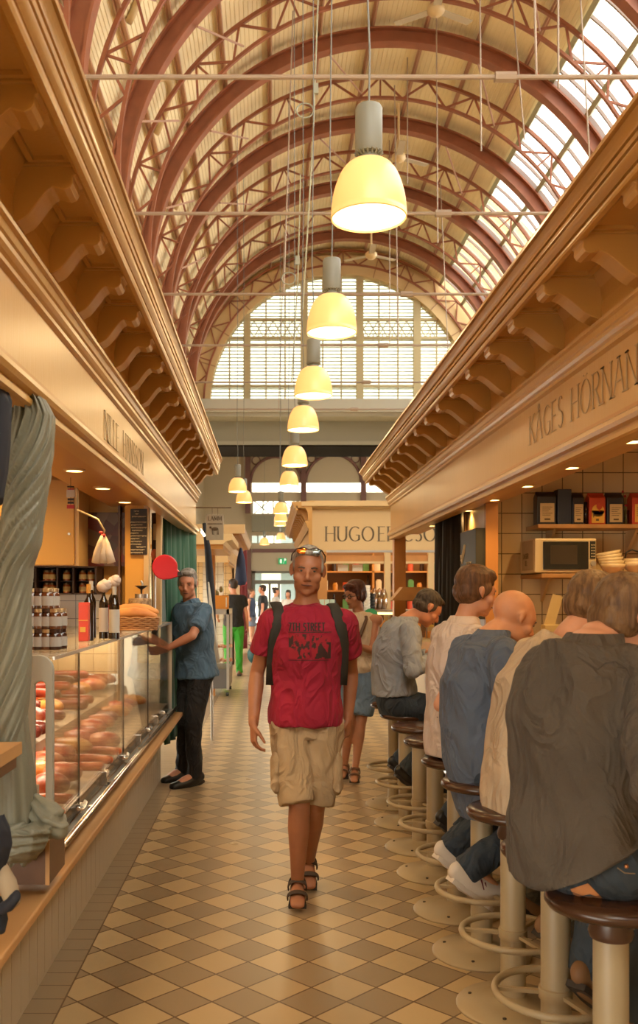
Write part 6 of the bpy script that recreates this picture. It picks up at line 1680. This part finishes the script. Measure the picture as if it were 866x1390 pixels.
m.build('glasses', mat('glasses_black', (.02,.012,.01), .3), w2.r, True)
for k in 'RL': w2.shoe(k, mat('woman_sandal', (.12,.05,.02), .6), kind='sandal')
bg_ = root('shoulder_bag', (.75, 7.9, 1.1), 'brown shoulder bag strap across the woman in the cream top', 'bag')
m = MB(); m.tube([w2.neck + V((.06,-.02,.0)), w2.neck + V((.06,-.13,-.05)), w2.neck + V((.0,-.155,-.2)), w2.neck + V((-.08,-.14,-.38))], [(.014,.004)]*4, 8); m.build('strap', mat('bag_brown', (.10,.045,.02), .6), bg_, True)
m = MB(); m.ell(w2.neck + V((-.15,-.05,-.48)), (.05,.09,.10)); m.build('pouch', mat('bag_brown', (.10,.045,.02), .6), bg_, True)

# ---- man leaning at the deli counter
w3 = Person('grey-haired man in a blue short-sleeved shirt leaning on the deli counter', (-.62, 7.7), SKIN('ruddy', (.58,.25,.14)), .008, 1.0)
w3.frame((-.80, -.62, 0)); w3.spine((-.615, 7.72, .96), (.10, .12, .10), .25, (.14,.19,.21)); w3.head(yaw=.80, pitch=.12, fwd=.03, up=.085)
w3.body_torso()
w3.arm('L', (-.84, 7.40, 1.13), (.6, -1, -.3), fd=(-.8,-.1,-.1), thumbdir=(0,-.3,1), curl=.5); w3.arm('R', (-1.02, 7.76, 1.18), (.3, .8, -1), fd=(-1,-.3,0), thumbdir=(0,-.3,1), curl=.4)
w3.leg('R', (-.70, 7.72, .52), (-.74, 7.90, .095), (-.86, 7.78, .03)); w3.leg('L', (-.63, 7.58, .52), (-.62, 7.66, .095), (-.76, 7.54, .03)); w3.finish()
w3.face(brow=(.2,.15,.1)); w3.hair('short', hair_mat('silver', (.16,.13,.11), (.36,.33,.29)))
BLK = fab('black_trouser', (.010,.008,.008), 300, .8)
w3.trousers(BLK, folds=(.007, 8, 6)); BLUE = fab('steel_blue_shirt', (.075,.135,.20), 240, .85, .1)
w3.shirt(BLUE, 'short', hem=-.07, loose=.034, folds=(.008, 7, 7), sl_end=.75, hemr=(.215,.17)); w3.collar(BLUE)
for k in 'RL': w3.shoe(k, mat('black_leather', (.012,.01,.009), .35))

# ---- seated diners facing the bar
def diner(label, Y, face_deg, skin, lean, neck_lean, px_, pitch, hw, pel_x=.90, S=1.0, up=.088, elbows=None, shL=None, voxel=.007, hands=None, wrist_x=1.2, fwd=.04, yaw=0, pz=.875, feet=(.95, .40), twist=0, elbow_pole=None):
    p = Person(label, (pel_x, Y), skin, voxel, S); a = math.radians(face_deg); p.frame((math.cos(a), math.sin(a), 0))
    p.spine((pel_x, Y, pz), lean, neck_lean, (.14, .19, .215), twist=twist)
    if shL: p.sh['L'] = p.neck + (p.sh['L'] - p.neck)*shL + V((0,0,-.03)); p.sh['R'] = p.neck + (p.sh['R'] - p.neck)*.88
    p.head(yaw=yaw, pitch=pitch, fwd=fwd, up=up); p.body_torso()
    0 and print('HEAD', label[:30], round(367+1264*p.hc.x/p.hc.y), round(805-1264*(p.hc.z-1.58)/p.hc.y), 'NECK', round(367+1264*p.neck.x/p.neck.y), round(805-1264*(p.neck.z-1.58)/p.neck.y))
    F, R = p.F, p.R
    for k, sg in (('R', 1), ('L', -1)):
        w_ = V((wrist_x, Y, 1.145)) - V((0, sg*.14, 0)) if hands is None else V(hands[k])
        fd_ = (F + V((0,0,-.1)) - R*sg*.3)
        p.arm(k, w_, elbow_pole or (-F*.4 + R*sg*.7 + V((0,0,-1))), fd=fd_, thumbdir=V((0,0,1)) - R*sg*.4, curl=.6, elbow=(elbows or {}).get(k))
        kn = p.hip[k] + F*.40 + R*sg*.06 + V((0,0,-.07)); an = V((feet[0], kn.y, feet[1])) + V((0, -sg*.02, 0)); 
        p.leg(k, kn, an, an + (F*.12 + V((0,0,-.09))))
    return p

p1 = diner('man in a pale blue long-sleeved shirt bending over his plate on the bar', 6.38, 8, SKIN('ruddy', (.58,.25,.14)), (-.12, .10, .38), .95, 0, .62, 0, pel_x=.855, voxel=.008, pz=.86, fwd=.05, up=.08, hands={'R': (1.10, 6.26, 1.15), 'L': (1.12, 6.52, 1.16)}, feet=(.93,.40))
p1.finish(); p1.face(); p1.hair('short', hair_mat('dark_brown_grey', (.03,.02,.015), (.09,.07,.055)))
p1.trousers(DENIM); PB = fab('pale_blue_shirt', (.29,.325,.39), 260, .85, .04)
p1.shirt(PB, 'long', hem=.03, loose=.032, folds=(.008, 8, 9), hemr=(.172,.135)); p1.collar(PB); p1.belt(BROWNBELT)
for k in 'RL': p1.shoe(k, mat('black_leather', (.012,.01,.009), .35))

p2 = diner('brown-haired man in a white polo shirt on the stool beyond the bald man', 4.62, 15, SKIN('fair', (.55,.26,.15)), (-.08, .04, .16), .45, 0, .12, 0, pel_x=.93, pz=.885, fwd=.03, wrist_x=1.22, feet=(.96,.42), elbows={'R': (.795, 4.34, 1.06)}, hands={'R': (1.02, 4.38, 1.15), 'L': (1.2, 4.75, 1.15)})
p2.finish(); p2.face(); p2.hair('full', hair_mat('brown', (.075,.032,.013), (.15,.07,.028)))
p2.trousers(DENIM); WP = fab('white_polo', (.58,.47,.40), 260, .85, .03)
p2.shirt(WP, 'short', hem=-.10, loose=.022, folds=(.008, 7, 11), sl_end=.60, drape=(-.015, 0, 0)); p2.collar(WP); p2.belt(BROWNBELT)
for k in 'RL': p2.shoe(k, mat('black_leather', (.012,.01,.009), .35))

p3 = diner('bald man in a grey-blue shirt hunched at the bar', 4.08, 14, SKIN('bald', (.56,.25,.12)), (-.20, .0, .34), .85, 0, .40, 0, pel_x=.925, pz=.845, fwd=.04, up=.046, S=1.02, wrist_x=1.25, feet=(.86,.40), elbows={'R': (.985, 3.78, 1.05)}, hands={'R': (1.24, 3.98, 1.15), 'L': (1.24, 4.22, 1.15)})
p3.finish(); p3.face(); 
p3.trousers(DENIM); GB = fab('grey_blue_shirt', (.085,.108,.155), 260, .85, .06)
p3.shirt(GB, 'short', hem=-.22, loose=.026, folds=(.009, 6, 13), sl_end=.70, hemr=(.185,.13)); p3.collar(GB)
WS = mat('white_sneaker', (.60,.53,.46), .6)
for k in 'RL':
    o = p3.shoe(k, WS, WS)
    A = getattr(p3, 'an'+k); T = getattr(p3, 'to'+k); d = (T-A).normalized(); c = A + d*.035 - V((0,0,.02)); sd = d.cross(V((0,0,1))).normalized()
    for q in (0, .022): MB().tube([c + d*q + sd*.045 + V((0,0,.0)), c + d*(q+.012) + sd*.05 - V((0,0,.035))], .004, 6).build('side_stripe', mat('stripe_dark_red', (.12,.01,.02), .6), o)

p4 = diner('man in a beige t-shirt leaning far over the bar, mostly hidden by the grey shirt', 3.55, 14, SKIN('fair', (.55,.26,.15)), (.0, .26, .60), .55, 0, .30, 0, pel_x=.97, pz=.875, fwd=.06, wrist_x=1.42, S=1.02, feet=(1.08,.36))
p4.finish(); p4.face(eyes=False); p4.hair('full', hair_mat('curly_brown', (.10,.05,.02), (.22,.12,.05)))
p4.trousers(fab('olive_trouser', (.06,.05,.03), 300)); BT = fab('beige_tee', (.46,.345,.23), 240, .85, .04)
p4.shirt(BT, 'short', hem=-.13, loose=.022, folds=(.007, 7, 15), sl_end=.62)
for k in 'RL': p4.shoe(k, mat('tan_boot', (.22,.11,.045), .6))

p5 = diner('nearest man, in a loose grey-brown button shirt with jeans, seen from behind', 2.56, 42, SKIN('fair', (.55,.26,.15)), (-.06, .06, .22), 1.0, 0, .22, 0, pel_x=.855, pz=.89, fwd=.08, up=.040, shL=.72, S=1.0, voxel=.0065, elbows={'R': (.905, 2.20, 1.13)}, wrist_x=1.30, feet=(1.02,.40), yaw=-.55,
          hands={'R': (1.18, 2.32, 1.15), 'L': (1.25, 2.85, 1.15)})
p5.finish(); p5.face(eyes=False); p5.hair('full', hair_mat('mid_brown', (.09,.045,.02), (.19,.105,.045)))
jns = p5.trousers(fab('blue_jeans', (.030,.042,.055), 300, .8, .2), folds=(.006, 8, 4)); GS = fab('grey_brown_chambray', (.072,.056,.041), 260, .9, .08, .25)
gsh = p5.shirt(GS, 'long', hem=-.10, loose=.034, folds=(.013, 6.5, 17, V((1, 1, .5))), drape=(-.02, -.01, 0), hemr=(.198, .150), voxel=.0075); p5.collar(GS, .045)
def eye_ray(bv, px, py, off=.003):
    o = V((0, 0, 1.58)); d = (at(px, py, 2.5) - o).normalized(); h = bv.ray_cast(o, d)
    return (h[0] - d*off) if h[0] is not None else at(px, py, 2.4)
def bv_of(o): return BVHTree.FromPolygons([v.co for v in o.data.vertices], [q.vertices[:] for q in o.data.polygons])
for v in gsh.data.vertices:                                     # curved shirt tail, higher at the side
    zl = .780 + max(0, v.co.x - .70)*.66
    if v.co.z < zl: v.co.z = zl + (v.co.z - zl)*.12
bv = bv_of(jns)
cs = ((774,1207), (798,1199), (821,1223), (788,1229)); vs = []; nx = 6
for o_ in (.004, .0005):
    for a in range(nx+1):
        for b in range(nx+1):
            u, v = a/nx, b/nx; q = [(1-u)*(1-v)*cs[0][k]+u*(1-v)*cs[1][k]+u*v*cs[2][k]+(1-u)*v*cs[3][k] for k in (0,1)]; vs.append(eye_ray(bv, *q, off=o_))
m = MB(); N1 = nx+1
m.add(vs, [(o_*N1*N1+a*N1+b, o_*N1*N1+(a+1)*N1+b, o_*N1*N1+(a+1)*N1+b+1, o_*N1*N1+a*N1+b+1) for o_ in (0,1) for a in range(nx) for b in range(nx)])
m.build('leather_patch', mat('tan_leather_patch', (.50,.20,.07), .6), jns)
m = MB().tube([eye_ray(bv, 814, 1188), eye_ray(bv, 826, 1202), eye_ray(bv, 836, 1212)], [(.007,.002)]*3, 8); m.build('belt_loop', fab('blue_jeans', (.030,.042,.055)), jns)
m = MB().tube([eye_ray(bv, 838, 1178, .001), eye_ray(bv, 848, 1185, .001), eye_ray(bv, 862, 1186, .001)], .0015, 5); m.build('pocket_seam', mat('seam_thread', (.25,.16,.08), .8), jns)
m = MB().ell(eye_ray(bv, 850, 1176, .002), .006, nu=8, nv=6); m.build('rivet', mat('copper_rivet', (.6,.25,.1), .3, .9), jns)
bv = bv_of(gsh)
for pl in ([(757,888), (785,892), (811,909)], [(811,909), (822,900), (836,898), (850,908), (862,930)]):
    m = MB().tube([eye_ray(bv, *q, off=.0005) for q in pl], .0014, 5); m.build('seam', mat('shirt_seam', (.05,.038,.028), .9), gsh)
for k in 'RL': p5.shoe(k, mat('tan_boot', (.22,.11,.045), .6))

# ---- distant people
def standing(label, x, y, h, F, skin, hairst, hm, top, topm, bot, botm, voxel=.011, pitch=0, yaw=0, short=False, fem=False, arms=None, shoes=None, sleeve='short', legs=.10):
    S = h/1.78; p = Person(label, (x, y), skin, voxel, S); p.frame(F); p.spine((x, y, .955*S), (.02,.02,.0), .05, (.14,.19,.21)); p.head(pitch=pitch, yaw=yaw, up=.09); p.body_torso(fem)
    R, F_ = p.R, p.F
    for k, sg in (('R', 1), ('L', -1)):
        hd = (V((x,y,.84*S)) + R*sg*.27*S + F_*.04) if not arms or k not in arms else V(arms[k])
        p.arm(k, hd, -F_*1 + R*sg*.5, curl=.4)
        st = legs*sg
        p.leg(k, p.hip[k] + V((0,0,-.43*S)) + F_*.03 + R*sg*.01, V((x,y,.09)) + R*sg*.11*S + F_*st*.6, V((x,y,.03)) + R*sg*.13*S + F_*(st*.6+.14))
    p.finish(); p.face(eyes=False); p.hair(hairst, hm)
    p.trousers(botm, knee_only=short, name=bot, hem=.25 if short else None); p.shirt(topm, sleeve, hem=-.05, loose=.025, name=top, fem=fem, folds=(.006,6,3))
    for k in 'RL': p.shoe(k, shoes or mat('brown_leather', (.16,.07,.03), .5))
    return p
DK = hair_mat('near_black', (.018,.011,.008), (.045,.028,.02)); BT_ = fab('black_tee', (.013,.014,.015), 200)
GR = fab('bright_green', (.035,.30,.02), 200, .8)
standing('man in a black t-shirt and bright green trousers seen from behind', -.70, 17.7, 1.84, (-.1, 1, 0), SKIN('ruddy', (.58,.25,.14)), 'short', DK, 'tee', BT_, 'trousers', GR, yaw=.5, pitch=.1, legs=.12, arms={'L': (-1.02, 18.0, 1.1)})
standing('dark-haired man in a black t-shirt looking left near the far doors', -.20, 26.0, 1.80, (-1, .1, 0), SKIN('ruddy', (.58,.25,.14)), 'short', DK, 'tee', BT_, 'shorts', fab('pale_shorts', (.5,.47,.42)), short=True, shoes=WS)
standing('woman in a blue top and checked shorts beside the far black t-shirt', -.58, 28.0, 1.70, (.9, -.3, 0), SKIN('fair', (.55,.26,.15)), 'bun', hair_mat('brown', (.075,.032,.013), (.15,.07,.028)), 'top', fab('slate_blue_top', (.05,.07,.13)), 'shorts', fab('grey_blue_shorts', (.18,.22,.3)), short=True, fem=True, sleeve='none')
standing('person in a pale grey t-shirt behind the far black t-shirt', .15, 27.8, 1.74, (1, .2, 0), SKIN('fair', (.55,.26,.15)), 'bun', DK, 'tee', fab('pale_grey_tee', (.5,.48,.45)), 'trousers', BLK)
standing('woman with long dark hair in a white top by the far doors', .52, 27.0, 1.66, (-.2, -1, 0), SKIN('fair', (.55,.26,.15)), 'long', DK, 'top', fab('white_top', (.72,.68,.64)), 'trousers', BLK, fem=True)
o = MB().ell((-.35, 20.5, .22), (.16,.12,.2)).tube([(-.45,20.5,.4),(-.35,20.5,.52),(-.25,20.5,.4)], .012, 6).build('sports_bag', mat('teal_black_bag', (.01,.06,.06), .6), None, True); tag(o, 'dark teal bag on the floor behind the green trousers', 'bag')
